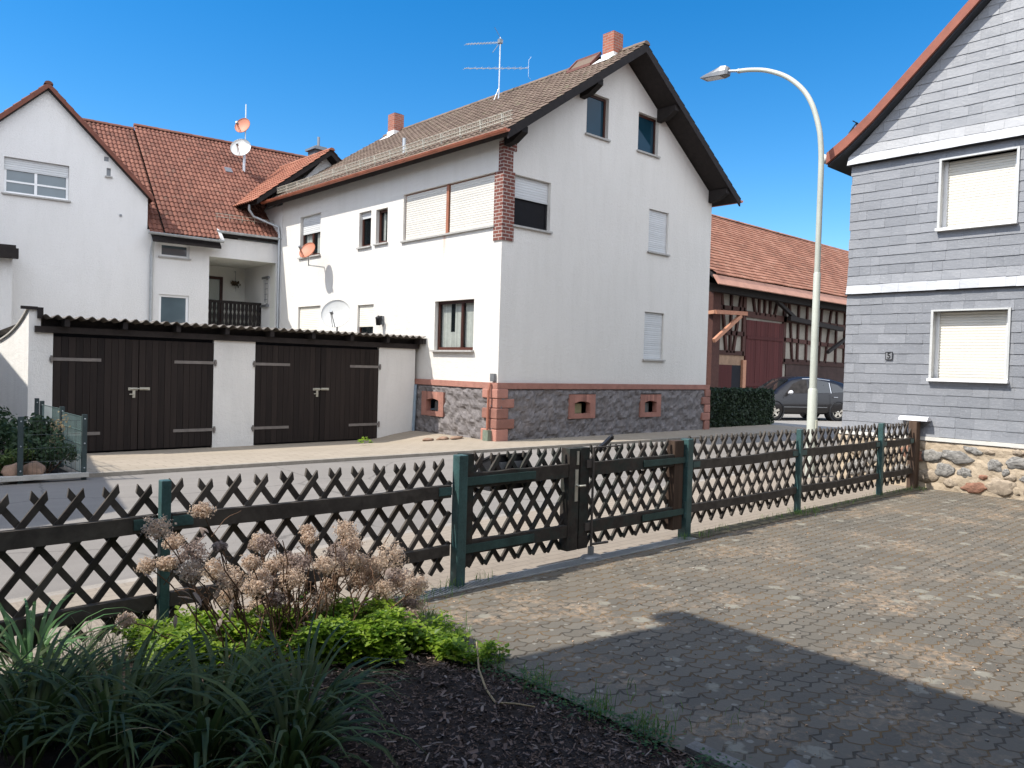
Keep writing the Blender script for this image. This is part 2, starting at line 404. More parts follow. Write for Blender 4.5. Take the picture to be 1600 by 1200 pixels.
PLAST = M('white_plastic', (0.72, 0.72, 0.74), 0.35, 0.06, 4)
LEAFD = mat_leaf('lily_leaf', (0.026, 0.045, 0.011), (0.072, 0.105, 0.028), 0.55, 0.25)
LEAFL = mat_leaf('lily_leaf_lit', (0.06, 0.14, 0.05), (0.14, 0.26, 0.10), 0.45, 0.3)  # lit copy of the lily leaf, sunlight put into its colour
LEAFG = mat_leaf('groundcover_leaf', (0.055, 0.12, 0.012), (0.25, 0.34, 0.03), 0.5, 0.42, (0.35, 0.62, 0.05))
GRASS = mat_leaf('grass_blade', (0.05, 0.12, 0.02), (0.14, 0.25, 0.05), 0.6, 0.4)
DRYG = mat_leaf('dry_grass', (0.20, 0.15, 0.08), (0.42, 0.33, 0.20), 0.8, 0.3)
HEDGE = mat_leaf('hedge_leaf', (0.008, 0.017, 0.008), (0.028, 0.05, 0.02), 0.6, 0.15)
SHRUB = mat_leaf('shrub_leaf', (0.015, 0.035, 0.015), (0.05, 0.085, 0.035), 0.6, 0.2)
SHRUBY = mat_leaf('yellow_green_shrub', (0.035, 0.06, 0.015), (0.09, 0.13, 0.03), 0.6, 0.25)
STEM = M('dry_stem', (0.13, 0.075, 0.045), 0.9, 0.4, 12, 0, 60, 0.5)
HEADM = mat_leaf('dried_bloom', (0.40, 0.30, 0.225), (0.74, 0.60, 0.47), 0.9, 0.5, (0.85, 0.68, 0.52))
HEADG = mat_leaf('shaded_dried_bloom', (0.24, 0.18, 0.155), (0.45, 0.36, 0.31), 0.9, 0.45, (0.5, 0.38, 0.31))  # shaded copy of the dried bloom, grey of shade put into its colour
MULCH = M('bark_chips', (0.10, 0.070, 0.054), 0.95, 0.55, 20, 0, 60, 0.75, col2=(0.11, 0.08, 0.068))
SOIL = M('dark_soil', (0.030, 0.022, 0.018), 0.98, 0.4, 14, 0.9, 40)
LITTER = M('tan_litter', (0.40, 0.27, 0.17), 0.95, 0.35, 10, 0, 60, 0.7)
PEB = M('pale_pebble', (0.27, 0.25, 0.22), 0.9, 0.35, 10, 0, 60, 0.7)
BOULD = M('sandy_boulder', (0.26, 0.17, 0.12), 0.9, 0.3, 8, 0.4, 30)

# ------------------------------------------------------------------ ground
def mat_yard():
    m, nt, b = newmat('interlocking_pavers')
    g = nd(nt, 'ShaderNodeNewGeometry'); sp = nd(nt, 'ShaderNodeSeparateXYZ'); nt.links.new(g.outputs['Position'], sp.inputs[0])
    x, y = sp.outputs[0], sp.outputs[1]
    wob = math_(nt, 'MULTIPLY', math_(nt, 'SUBTRACT', noise(nt, g.outputs['Position'], 1.2, 2), 0.5), 0.05)
    zig = math_(nt, 'MULTIPLY', math_(nt, 'PINGPONG', x, 0.05), 0.5)
    y2 = math_(nt, 'ADD', math_(nt, 'ADD', y, zig), wob)
    zx = math_(nt, 'ADD', x, math_(nt, 'MULTIPLY', math_(nt, 'PINGPONG', y, 0.05), 0.45))
    cb = nd(nt, 'ShaderNodeCombineXYZ'); nt.links.new(zx, cb.inputs[0]); nt.links.new(y2, cb.inputs[1])
    br = nd(nt, 'ShaderNodeTexBrick'); br.inputs['Scale'].default_value = 1.0
    br.inputs['Brick Width'].default_value = 0.2; br.inputs['Row Height'].default_value = 0.1; br.inputs['Mortar Size'].default_value = 0.0075
    br.inputs['Mortar Smooth'].default_value = 0.3
    br.inputs['Color1'].default_value = (0.098, 0.088, 0.073, 1); br.inputs['Color2'].default_value = (0.148, 0.132, 0.107, 1); br.inputs['Mortar'].default_value = (0.022, 0.019, 0.015, 1)
    nt.links.new(cb.outputs[0], br.inputs['Vector'])
    P = g.outputs['Position']
    base = mixc(nt, math_(nt, 'MULTIPLY', noise(nt, P, 60, 3), 0.55), br.outputs['Color'], (0.155, 0.14, 0.116))
    big = ramp(nt, noise(nt, P, 0.8, 5, 0.6), [(0.45, 0.0), (0.70, 0.45)])
    base = mixc(nt, big, base, (0.155, 0.133, 0.104))
    # moss and catkins settled in the joints
    jm = math_(nt, 'MULTIPLY', br.outputs['Fac'], ramp(nt, noise(nt, P, 2.2, 5, 0.65), [(0.42, 0.0), (0.58, 1.0)]))
    base = mixc(nt, math_(nt, 'MULTIPLY', jm, 0.8), base, (0.165, 0.105, 0.05))
    # sandy patches lying on the paving
    sm_ = math_(nt, 'MULTIPLY', ramp(nt, noise(nt, P, 1.4, 6, 0.7), [(0.50, 0.0), (0.66, 1.0)]), ramp(nt, noise(nt, P, 17, 4, 0.8), [(0.45, 0.0), (0.58, 0.9)]))
    base = mixc(nt, sm_, base, (0.33, 0.24, 0.16))
    # pale lichen blotches
    ld = vor(nt, mapd(nt, P, 3.2), 3.2)
    lm = ramp(nt, math_(nt, 'ADD', ld, math_(nt, 'MULTIPLY', noise(nt, P, 24, 4), 0.22)), [(0.255, 0.75), (0.31, 0.0)])
    base = mixc(nt, lm, base, (0.25, 0.235, 0.19))
    ld2 = vor(nt, P, 9); lm2 = ramp(nt, math_(nt, 'ADD', ld2, math_(nt, 'MULTIPLY', noise(nt, P, 50, 3), 0.2)), [(0.23, 0.7), (0.27, 0.0)])
    base = mixc(nt, lm2, base, (0.27, 0.255, 0.215))
    nt.links.new(base, b.inputs['Base Color']); b.inputs['Roughness'].default_value = 0.92; b.inputs['Specular IOR Level'].default_value = 0.2
    h = math_(nt, 'ADD', math_(nt, 'MULTIPLY', math_(nt, 'SUBTRACT', 1.0, br.outputs['Fac']), 1.0), math_(nt, 'MULTIPLY', noise(nt, P, 45, 4), 0.5))
    bump(nt, b, h, 0.7, 0.012)
    return m
def mapd(nt, P, s):
    n = nd(nt, 'ShaderNodeTexNoise'); n.inputs['Scale'].default_value = 8; n.inputs['Detail'].default_value = 4
    nt.links.new(P, n.inputs['Vector'])
    mx = nd(nt, 'ShaderNodeVectorMath', operation='MULTIPLY_ADD'); nt.links.new(n.outputs['Color'], mx.inputs[0]); mx.inputs[1].default_value = (0.12, 0.12, 0); nt.links.new(P, mx.inputs[2])
    return mx.outputs[0]
def mat_pave(name, c1, c2, mortar, bw, bh, rot=0.0, dirt=(0.3, 0.26, 0.2), fine=0.4, big=0.5):
    m, nt, b = newmat(name); P = nd(nt, 'ShaderNodeNewGeometry').outputs['Position']
    mp = nd(nt, 'ShaderNodeMapping'); mp.inputs['Rotation'].default_value = (0, 0, rot); nt.links.new(P, mp.inputs[0])
    br = nd(nt, 'ShaderNodeTexBrick'); br.inputs['Scale'].default_value = 1.0; br.inputs['Brick Width'].default_value = bw; br.inputs['Row Height'].default_value = bh; br.inputs['Mortar Size'].default_value = 0.008
    br.inputs['Color1'].default_value = (*c1, 1); br.inputs['Color2'].default_value = (*c2, 1); br.inputs['Mortar'].default_value = (*mortar, 1)
    nt.links.new(mp.outputs[0], br.inputs['Vector'])
    c = mixc(nt, math_(nt, 'MULTIPLY', noise(nt, P, 55, 4, 0.7), fine), br.outputs['Color'], tuple(x * 0.55 for x in c1))
    c = mixc(nt, ramp(nt, noise(nt, P, 0.9, 6, 0.65), [(0.42, 0.0), (0.72, big)]), c, dirt)
    nt.links.new(c, b.inputs['Base Color']); b.inputs['Roughness'].default_value = 0.95; b.inputs['Specular IOR Level'].default_value = 0.15
    bump(nt, b, math_(nt, 'ADD', math_(nt, 'SUBTRACT', 1.0, br.outputs['Fac']), math_(nt, 'MULTIPLY', noise(nt, P, 60, 3), 0.5)), 0.4, 0.008)
    return m
def mat_asphalt(name, col, seam=True):
    m, nt, b = newmat(name); P = nd(nt, 'ShaderNodeNewGeometry').outputs['Position']
    n = noise(nt, P, 120, 4, 0.75); n2 = noise(nt, P, 0.5, 6, 0.6); n3 = noise(nt, coords(nt, (0.4, 3, 1)), 1.2, 4)
    f = math_(nt, 'ADD', math_(nt, 'ADD', math_(nt, 'MULTIPLY', n, 0.4), math_(nt, 'MULTIPLY', n2, 0.35)), math_(nt, 'MULTIPLY', n3, 0.25))
    c = ramp(nt, f, [(0.3, tuple(x * 0.75 for x in col)), (0.7, tuple(x * 1.22 for x in col))])
    cr = vor(nt, mapd(nt, P, 1), 0.35, 'DISTANCE_TO_EDGE')
    c = mixc(nt, ramp(nt, cr, [(0.002, 0.55), (0.006, 0.0)]), c, tuple(x * 0.35 for x in col))
    nt.links.new(c, b.inputs['Base Color']); b.inputs['Roughness'].default_value = 0.92; b.inputs['Specular IOR Level'].default_value = 0.2
    bump(nt, b, noise(nt, P, 160, 2), 0.35, 0.006)
    return m
YARD = mat_yard()
ROADM = mat_asphalt('old_asphalt', (0.205, 0.187, 0.168))
YARDF = mat_asphalt('barn_yard_surface', (0.26, 0.245, 0.225))
PAVN = mat_pave('near_pavement_pavers', (0.32, 0.27, 0.215), (0.295, 0.25, 0.20), (0.25, 0.21, 0.17), 0.2, 0.1, 0.0, (0.24, 0.20, 0.16))
PAVF = mat_pave('driveway_pavers', (0.36, 0.305, 0.24), (0.33, 0.28, 0.22), (0.21, 0.175, 0.135), 0.4, 0.2, 0.0, (0.24, 0.205, 0.155))
GROUND = M('bare_ground', (0.20, 0.18, 0.15), 0.95, 0.3, 2, 0.3, 20)

def struct(name, mb, mat): return mb.build(name, mat, kind='structure')
def sheet(mb, poly, z, th=None):
    mb.poly([(x, y, z) for x, y in poly])
def edge_near(u): return 6.15 + 0.085 * u
def edge_far(u): return 12.2 - 0.033 * u
g = MB(); g.quad((-400, -400, -0.30), (600, -400, -0.30), (600, 600, -0.30), (-400, 600, -0.30)); struct('ground', g, GROUND)
g = MB(); sheet(g, [(-90, edge_near(-25)), (-25, edge_near(-25)), (18, edge_near(18)), (120, edge_near(18)), (120, edge_far(26)), (26, edge_far(26)), (-25, edge_far(-25)), (-90, edge_far(-25))], -0.045); struct('road', g, ROADM)
def slab(name, poly, z0, z1, mat):
    g = MB(); n = len(poly)
    g.poly([(x, y, z1) for x, y in poly])
    for i in range(n):
        a, b_ = poly[i], poly[(i + 1) % n]
        g.quad((a[0], a[1], z0), (b_[0], b_[1], z0), (b_[0], b_[1], z1), (a[0], a[1], z1))
    return struct(name, g, mat)
slab('near_pavement', [(-12, 4.66), (60, 4.66), (60, edge_near(18) - 0.12), (18, edge_near(18) - 0.12), (-12, edge_near(-12) - 0.12)], -0.1, -0.006, PAVN)
slab('near_kerb', [(-12, edge_near(-12) - 0.112), (18, edge_near(18) - 0.112), (60, edge_near(18) - 0.112), (60, edge_near(18)), (18, edge_near(18)), (-12, edge_near(-12))], -0.1, -0.012, M('worn_kerb', (0.28, 0.25, 0.215), .95, .25, 6, .4, 50))
slab('far_kerb', [(-90, edge_far(-25)), (-25, edge_far(-25)), (24, edge_far(24)), (24, edge_far(24) + 0.12), (-25, edge_far(-25) + 0.12), (-90, edge_far(-25) + 0.12)], -0.1, 0.012, M('far_worn_kerb', (0.27, 0.24, 0.20), .95, .25, 6, .4, 50))
def drive_z(u, v):
    f = min(1, max(0, (v - 12.9) / 3.4)) * min(1, max(0, (11.6 - u) / 1.5)); return -0.185 * f * f * (3 - 2 * f)
g = MB(); us_ = [-90, -25, -6] + [2.0 + .5 * k for k in range(25)] + [19, 24]; vs_ = [0, .3, .6] + [0.9 + .35 * k for k in range(14)] + [7, 12]
P_ = [(u, edge_far(u) + .128 + dv, drive_z(u, edge_far(u) + .128 + dv)) for dv in vs_ for u in us_]; nu = len(us_)
g.add(P_, [(j * nu + i, j * nu + i + 1, (j + 1) * nu + i + 1, (j + 1) * nu + i) for j in range(len(vs_) - 1) for i in range(nu - 1)], 0, None, True); struct('driveway', g, PAVF)
g = MB(); sheet(g, [(24.02, 11.5), (90, 11.5), (90, 40), (24.02, 40)], -0.02); struct('barn_yard', g, YARDF)
g = MB(); sheet(g, [(2.9, 4.52), (2.9, -14), (13.2, -14), (13.2, 4.52)], 0.0); sheet(g, [(-12, 1.15), (-12, -14), (2.896, -14), (2.896, 1.15)], 0.0); struct('yard_paving', g, YARD)
# planting bed soil, gently mounded
g = MB(); N = 46
def bedz(x, y):
    ex = min(1, max(0, (2.90 - x) / 0.35)); ey = min(1, max(0, (4.62 - y) / 0.2)) * min(1, max(0, (y - 1.1) / 0.2))
    return -0.02 + 0.07 * ex * ey + 0.03 * mnoise.noise(Vector((x * 1.7, y * 1.7, 3.3))) * ex * ey + 0.012 * mnoise.noise(Vector((x * 9, y * 9, 1.3))) * ex
pts = [(-3 + 5.92 * i / 70, 1.1 + 3.54 * j / N, 0) for j in range(N + 1) for i in range(71)]
pts = [(x, y, bedz(x, y)) for x, y, _ in pts]
g.add(pts, [(j * 71 + i, j * 71 + i + 1, (j + 1) * 71 + i + 1, (j + 1) * 71 + i) for j in range(N) for i in range(70)], 0, None, True)
struct('garden_soil', g, SOIL)
# strip of soil beneath the right hand fence
g = MB(); sheet(g, [(6.75, 4.50), (12.8, 4.50), (12.8, 4.70), (6.75, 4.70)], 0.006); struct('fence_verge_soil', g, M('mossy_soil', (0.085, 0.075, 0.05), 0.95, 0.4, 12, 0.6, 40))
# concrete edging of the bed, only the near end shows above the soil
g = MB(); g.box(2.905, 2.985, 1.12, 1.98, -0.05, 0.028)
o_ = g.build('bed_edging', M('dark_worn_concrete', (0.17, 0.16, 0.145), .95, .4, 9, .8, 30)); tag(o_, 'worn concrete edging strip at the bottom corner of the bark bed', 'edging')

# ------------------------------------------------------------------ building helpers
def wall_face(mb, P, s0, s1, z0, z1, holes, depth=0.14, m=0, mr=None, extra_s=(), cut=None):
    """wall skin in local (s,z,d) coordinates with recessed openings; cut = list of (co,no) planes applied to the skin"""
    ss = sorted(set([s0, s1] + [h[0] for h in holes] + [h[1] for h in holes] + list(extra_s)))
    zs = sorted(set([z0, z1] + [h[2] for h in holes] + [h[3] for h in holes]))
    ss = [s for s in ss if s0 <= s <= s1]; zs = [z for z in zs if z0 <= z <= z1]
    sub = MB()
    for i in range(len(ss) - 1):
        for j in range(len(zs) - 1):
            cs, cz = (ss[i] + ss[i + 1]) / 2, (zs[j] + zs[j + 1]) / 2
            if any(h[0] < cs < h[1] and h[2] < cz < h[3] for h in holes): continue
            sub.quad(P(ss[i], zs[j], 0), P(ss[i + 1], zs[j], 0), P(ss[i + 1], zs[j + 1], 0), P(ss[i], zs[j + 1], 0), m)
    for co, no in (cut or []): sub.bisect(co, no)
    b = len(mb.v); mb.v += sub.v; mb.f += [[b + i for i in f] for f in sub.f]; mb.m += sub.m; mb.r += sub.r; mb.sm += sub.sm
    k = m if mr is None else mr
    for h in holes:
        a, c, lo, hi = h[:4]; dd = h[4] if len(h) > 4 else depth
        mb.quad(P(a, lo, 0), P(a, hi, 0), P(a, hi, -dd), P(a, lo, -dd), k)
        mb.quad(P(c, lo, 0), P(c, lo, -dd), P(c, hi, -dd), P(c, hi, 0), k)
        mb.quad(P(a, hi, 0), P(c, hi, 0), P(c, hi, -dd), P(a, hi, -dd), k)
        mb.quad(P(a, lo, 0), P(a, lo, -dd), P(c, lo, -dd), P(c, lo, 0), k)

def pbox(mb, P, s0, s1, z0, z1, d0, d1, m=0, r=None):
    if r is None: r = random.random()
    p = [P(s0, z0, d0), P(s1, z0, d0), P(s1, z0, d1), P(s0, z0, d1), P(s0, z1, d0), P(s1, z1, d0), P(s1, z1, d1), P(s0, z1, d1)]
    mb.add(p, [(0, 3, 2, 1), (4, 5, 6, 7), (0, 1, 5, 4), (1, 2, 6, 5), (2, 3, 7, 6), (3, 0, 4, 7)], m, r)

def frame_mesh(P, s0, s1, z0, z1, d, fw=0.05, th=0.05, mull=(), trans=()):
    mb = MB()
    pbox(mb, P, s0, s0 + fw, z0, z1, d - th, d); pbox(mb, P, s1 - fw, s1, z0, z1, d - th, d)
    pbox(mb, P, s0 + fw, s1 - fw, z0, z0 + fw, d - th, d); pbox(mb, P, s0 + fw, s1 - fw, z1 - fw, z1, d - th, d)
    for s in mull: pbox(mb, P, s - fw * 0.55, s + fw * 0.55, z0 + fw, z1 - fw, d - th, d + 0.003)
    cuts = [s0 + fw] + [x for s in mull for x in (s - fw * 0.55, s + fw * 0.55)] + [s1 - fw]
    for z in trans:
        for i in range(0, len(cuts), 2): pbox(mb, P, cuts[i], cuts[i + 1], z - fw * 0.4, z + fw * 0.4, d - th, d - 0.002)
    return mb

def slat_shutter(P, s0, s1, z0, z1, d, pitch=0.055):
    mb = MB(); n = max(2, int((z1 - z0) / pitch)); h = (z1 - z0) / n
    for i in range(n):
        a = z0 + i * h; r = random.random()
        prof = [(a, 0.0), (a + h * 0.06, 0.007), (a + h * 0.5, 0.011), (a + h * 0.9, 0.007), (a + h, 0.0)]
        for k in range(4):
            mb.quad(P(s0, prof[k][0], d + prof[k][1]), P(s1, prof[k][0], d + prof[k][1]), P(s1, prof[k + 1][0], d + prof[k + 1][1]), P(s0, prof[k + 1][0], d + prof[k + 1][1]), 0, r)
    pbox(mb, P, s0, s1, z0 - 0.02, z0 - 0.001, d - 0.01, d + 0.012)
    return mb

def make_window(house, P, s0, s1, z0, z1, rec=0.13, frame=FRB, glass=GLASS, mull=(), trans=(), shut=None, shutmat=SHUT, sill=SILL, sillo=0.06, curtain=None, fw=0.05, name='window', reveal=None, label=None):
    """one window: frame mesh with pane, shutter, sill and curtain as sub-parts. shut = fraction of the height the shutter covers"""
    d = -rec
    w = frame_mesh(P, s0 + 0.002, s1 - 0.002, z0 + 0.002, z1 - 0.002, d + 0.045, fw, 0.05, mull, trans).build(name, frame, house)
    if label: w['label'] = label
    gp = MB(); gp.quad(P(s0 + fw * 0.7, z0 + fw * 0.7, d + 0.018), P(s1 - fw * 0.7, z0 + fw * 0.7, d + 0.018), P(s1 - fw * 0.7, z1 - fw * 0.7, d + 0.018), P(s0 + fw * 0.7, z1 - fw * 0.7, d + 0.018))
    if not (shut and shut >= 0.99): gp.build('pane', glass, w)
    if shut:
        zb = z1 - (z1 - z0) * shut
        slat_shutter(P, s0 + 0.012, s1 - 0.012, max(zb, z0 + 0.022), z1 - 0.004, d + 0.05).build('shutter', shutmat, w)
    if sill:
        mb = MB(); pbox(mb, P, s0 - 0.05, s1 + 0.05, z0 - 0.045, z0 - 0.003, -rec * 0.6, sillo); mb.build('sill', sill, w)
    if curtain:
        mb = MB()
        for (a, c, lo, hi) in curtain:
            n = max(6, int((c - a) / 0.022))
            for i in range(n):
                x0, x1 = a + (c - a) * i / n, a + (c - a) * (i + 1) / n
                dd0, dd1 = d - 0.06 + 0.015 * (i % 2), d - 0.06 + 0.015 * ((i + 1) % 2)
                mb.quad(P(x0, lo, dd0), P(x1, lo, dd1), P(x1, hi, dd1), P(x0, hi, dd0))
        mb.build('curtain', CURT, w)
    if not (shut and shut >= 0.99):
        bk = MB(); bk.quad(P(s0, z0, d - 0.3), P(s1, z0, d - 0.3), P(s1, z1, d - 0.3), P(s0, z1, d - 0.3)); bk.quad(P(s0, z0, d), P(s1, z0, d), P(s1, z0, d - .3), P(s0, z0, d - .3)); bk.quad(P(s0, z1, d), P(s1, z1, d), P(s1, z1, d - .3), P(s0, z1, d - .3)); bk.quad(P(s0, z0, d), P(s0, z1, d), P(s0, z1, d - .3), P(s0, z0, d - .3)); bk.quad(P(s1, z0, d), P(s1, z1, d), P(s1, z1, d - .3), P(s1, z0, d - .3)); bk.build('room_dark', DARKIN, w)
    return w

def tiled(O, A, D, L, S, tw, rh, amp=0.03, step=0.025, prof='wave', keep=None, seg=6, drop=0.0):
    """real tiles: O = upper corner at the ridge, A = unit along ridge, D = unit down slope"""
    mb = MB(); O, A, D = Vector(O), Vector(A).normalized(), Vector(D).normalized()
    Nn = A.cross(D)
    if Nn.z < 0: Nn = -Nn
    nt_ = max(1, round(L / tw)); tw = L / nt_; nr = max(1, round(S / rh)); rh = S / nr
    if prof == 'flat': seg = 1
    def h(t):
        if prof == 'wave': return amp * (0.5 - 0.5 * math.cos(2 * math.pi * t)) ** 0.8
        if prof == 'roman': return amp * max(0.0, math.sin(2 * math.pi * t)) ** 0.7
        return 0.0
    rnd = random.Random(int(L * 100 + S * 7))
    for r in range(nr):
        ya, yb = r * rh, (r + 1) * rh + 0.0
        for c in range(nt_):
            off = (0.5 * (r % 2)) if prof == 'flat' else 0.0
            x0 = (c + off) * tw
            if keep:
                pc = O + A * (x0 + tw / 2) + D * (ya + yb) / 2
                if not keep(pc): continue
            rr = rnd.random(); jz = (rnd.random() - 0.5) * 0.006
            up, lo = [], []
            for k in range(seg + 1):
                t = k / seg
                x = min(x0 + t * tw, L) if prof == 'flat' else x0 + t * tw
                gap = 0.004 if (prof == 'flat' and k == 0) else 0
                up.append(O + A * (x + gap) + D * ya + Nn * (h(t) + 0.002))
                lo.append(O + A * (x + gap) + D * yb + Nn * (h(t) + step + jz))
            for k in range(seg):
                mb.add([lo[k], lo[k + 1], up[k + 1], up[k]], [(0, 1, 2, 3)], 0, rr, prof != 'flat')
                mb.add([lo[k] - Nn * (step + 0.012), lo[k + 1] - Nn * (step + 0.012), lo[k + 1], lo[k]], [(0, 1, 2, 3)], 0, rr)
    return mb

def ridge_caps(p, q, r=0.11, n=None, droop=0.55):
    mb = MB(); p, q = Vector(p), Vector(q); L = (q - p).length; n = n or max(2, int(L / 0.38)); d = (q - p) / n
    dn = d.normalized(); s = dn.cross(Vector((0, 0, 1))).normalized()
    for i in range(n):
        a = p + d * i; b_ = p + d * (i + 1.04); rr = random.random(); V = []
        for e, (pt, sc_) in enumerate(((a, 1.0), (b_, 1.08))):
            for k in range(7):
                th = math.pi * k / 6
                V.append(pt + s * math.cos(th) * r * sc_ + Vector((0, 0, 1)) * (math.sin(th) * r * sc_ * 0.8 - r * droop))
        mb.add(V, [(k, k + 1, 7 + k + 1, 7 + k) for k in range(6)], 0, rr, True)
        mb.add([V[k] for k in range(7)], [tuple(range(7))], 0, rr)
        mb.add([V[7 + k] for k in range(7)], [tuple(range(7))], 0, rr)
    return mb

def gutter(p, q, r=0.07, n=8):
    mb = MB(); p, q = Vector(p), Vector(q); dn = (q - p).normalized(); s = dn.cross(Vector((0, 0, 1))).normalized()
    V = []
    for pt in (p, q):
        for k in range(n + 1):
            th = math.pi + math.pi * k / n
            V.append(pt + s * math.cos(th) * r + Vector((0, 0, 1)) * math.sin(th) * r)
    mb.add(V, [(k, k + 1, n + 1 + k + 1, n + 1 + k) for k in range(n)], 0, None, True)
    W = []
    for pt in (p, q):
        for k in range(n + 1):
            th = math.pi + math.pi * k / n
            W.append(pt + s * math.cos(th) * r * 0.9 + Vector((0, 0, 1)) * (math.sin(th) * r * 0.9 + 0.002))
    mb.add(W, [(k, k + 1, n + 1 + k + 1, n + 1 + k) for k in range(n)], 0, None, True)
    mb.poly([V[k] for k in range(n + 1)]); mb.poly([V[n + 1 + k] for k in range(n + 1)])
    mb.tube([p + s * r + V3(0, 0, 0.004), q + s * r + V3(0, 0, 0.004)], 0.009, 6); mb.tube([p - s * r + V3(0, 0, 0.004), q - s * r + V3(0, 0, 0.004)], 0.009, 6)
    L = (q - p).length
    for i in range(int(L / 0.75) + 1):
        a = p + dn * min(L, i * 0.75 + 0.05); mb.bar(a + s * r, a - s * r, 0.025, 0.006)
    return mb

def rough_grid(P, s0, s1, z0, z1, amp, freq, skip=None, step=0.055, ridge=1.0):
    """displaced rubble skin: grid over (s,z), outward bumps"""
    mb = MB(); ns = max(2, int((s1 - s0) / step)); nz = max(2, int((z1 - z0) / step)); V = []
    for j in range(nz + 1):
        for i in range(ns + 1):
            s = s0 + (s1 - s0) * i / ns; z = z0 + (z1 - z0) * j / nz
            p = Vector(P(s, z, 0)); n = mnoise.noise(p * freq) + 0.5 * mnoise.noise(p * freq * 2.6)
            e = 0.0 if j in (0, nz) or i in (0, ns) else 1.0
            V.append(P(s, z, e * amp * (0.55 + n)))
    F = []
    for j in range(nz):
        for i in range(ns):
            s = s0 + (s1 - s0) * (i + .5) / ns; z = z0 + (z1 - z0) * (j + .5) / nz
            if skip and any(a < s < b_ and lo < z < hi for a, b_, lo, hi in skip): continue
            F.append((j * (ns + 1) + i, j * (ns + 1) + i + 1, (j + 1) * (ns + 1) + i + 1, (j + 1) * (ns + 1) + i))
    mb.add(V, F, 0, None, False)
    return mb

# ------------------------------------------------------------------ main white house
HU, HG, HR, HB = 11.67, 13.245, 19.89, 24.10      # left wall u, gable v, right wall u, back v
RU, RZ, RP = 15.78, 9.95, 0.69                    # ridge u, ridge z, pitch
H = thing('white_house', 'white rendered house with brown tiled gable roof and dark rubble stone base', 'house', (HU, HG, 0))
def PG(s, z, d): return Vector((s, HG - d, z))          # gable: s = u
def PL(s, z, d): return Vector((HU - d, s, z))          # left wall: s = v
def roof_z(u, lower=0.0): return RZ - RP * abs(u - RU) - lower
EAVE_L = roof_z(HU, 0.22)
gw = [(14.35, 15.17, 7.51, 8.55), (16.37, 17.24, 7.51, 8.52), (12.02, 13.18, 4.92, 6.07), (16.95, 17.82, 4.92, 6.06), (16.89, 17.76, 2.0, 3.28)]
mb = MB()
cutR = (Vector((RU, 0, RZ - 0.24)), Vector((RP, 0, 1))); cutL = (Vector((RU, 0, RZ - 0.24)), Vector((-RP, 0, 1)))
wall_face(mb, PG, HU, HR, 1.315, 9.95, gw, 0.16, 0, 0, (), [cutR, cutL])
lw = [(13.53, 17.16, 4.89, 6.10), (21.56, 22.85, 4.93, 6.20), (18.72, 19.34, 4.92, 5.90), (17.90, 18.47, 4.94, 5.87), (14.16, 15.68, 2.05, 3.25), (21.45, 22.88, 2.0, 3.38), (18.49, 19.32, 2.35, 3.30)]
wall_face(mb, PL, HG, HB, 1.315, EAVE_L, lw, 0.16)
mb.quad((HR, HG, 0), (HR, HB, 0), (HR, HB, EAVE_L), (HR, HG, EAVE_L)); mb.quad((HU, HB, 0), (HR, HB, 0), (HR, HB, EAVE_L), (HU, HB, EAVE_L))
mb.tri((HU, HB, EAVE_L), (HR, HB, EAVE_L), (RU, HB, RZ - 0.24))
mb.build('wall', WHITE, H)
# windows of the gable
make_window(H, PG, *gw[0], 0.15, FRB, GLASSB, sill=SILL, fw=0.06)
make_window(H, PG, *gw[1], 0.15, FRB, GLASSB, sill=SILL, fw=0.06)
w = make_window(H, PG, *gw[2], 0.15, BLACKP, M('dark_open_room', (0.008, 0.008, 0.010), 0.9), shut=0.42, shutmat=SHUTG, sill=SILL)
w['label'] = 'upper window beside the brick pier with its shutter half down over a dark room'
make_window(H, PG, *gw[3], 0.12, FRG, shut=1.0, shutmat=SHUTG)
make_window(H, PG, *gw[4], 0.12, FRG, shut=1.0, shutmat=SHUTG)
# windows of the sunny side
w = make_window(H, PL, *lw[0], 0.13, RUSTB, mull=(15.33,), sill=SILL, fw=0.035)
w['label'] = 'wide twin window with both shutters down and a rust brown post between them'
for a, c in ((13.53, 15.29), (15.37, 17.16)): slat_shutter(PL, a + 0.04, c - 0.04, 4.935, 6.07, -0.075).build('shutter', SHUT, w)
mb = MB(); pbox(mb, PL, 15.285, 15.375, 4.90, 6.09, -0.1, -0.035); mb.build('mullion', RUSTB, w)
make_window(H, PL, *lw[1], 0.15, FRB, mull=(22.2,), shut=0.42, shutmat=SHUTG, fw=0.07, curtain=[(21.66, 22.1, 5.0, 5.65), (22.35, 22.78, 5.0, 5.65)])
make_window(H, PL, *lw[2], 0.15, FRB, shut=0.16, shutmat=SHUTG, fw=0.07, curtain=[(18.85, 19.0, 5.0, 5.75)])
make_window(H, PL, *lw[3], 0.15, FRB, fw=0.075, curtain=[(17.98, 18.1, 5.0, 5.8), (18.28, 18.4, 5.0, 5.8)])
make_window(H, PL, *lw[4], 0.15, FRB, mull=(14.72,), sill=SILL, fw=0.07, sillo=0.1, curtain=[(14.22, 14.69, 2.1, 3.2), (14.75, 15.12, 2.1, 3.2), (15.28, 15.62, 2.1, 3.2), (15.12, 15.28, 2.1, 2.5)])
make_window(H, PL, *lw[5], 0.12, FRG, shut=1.0, shutmat=SHUTW)
make_window(H, PL, *lw[6], 0.12, FRB, shut=0.62, shutmat=SHUTW)
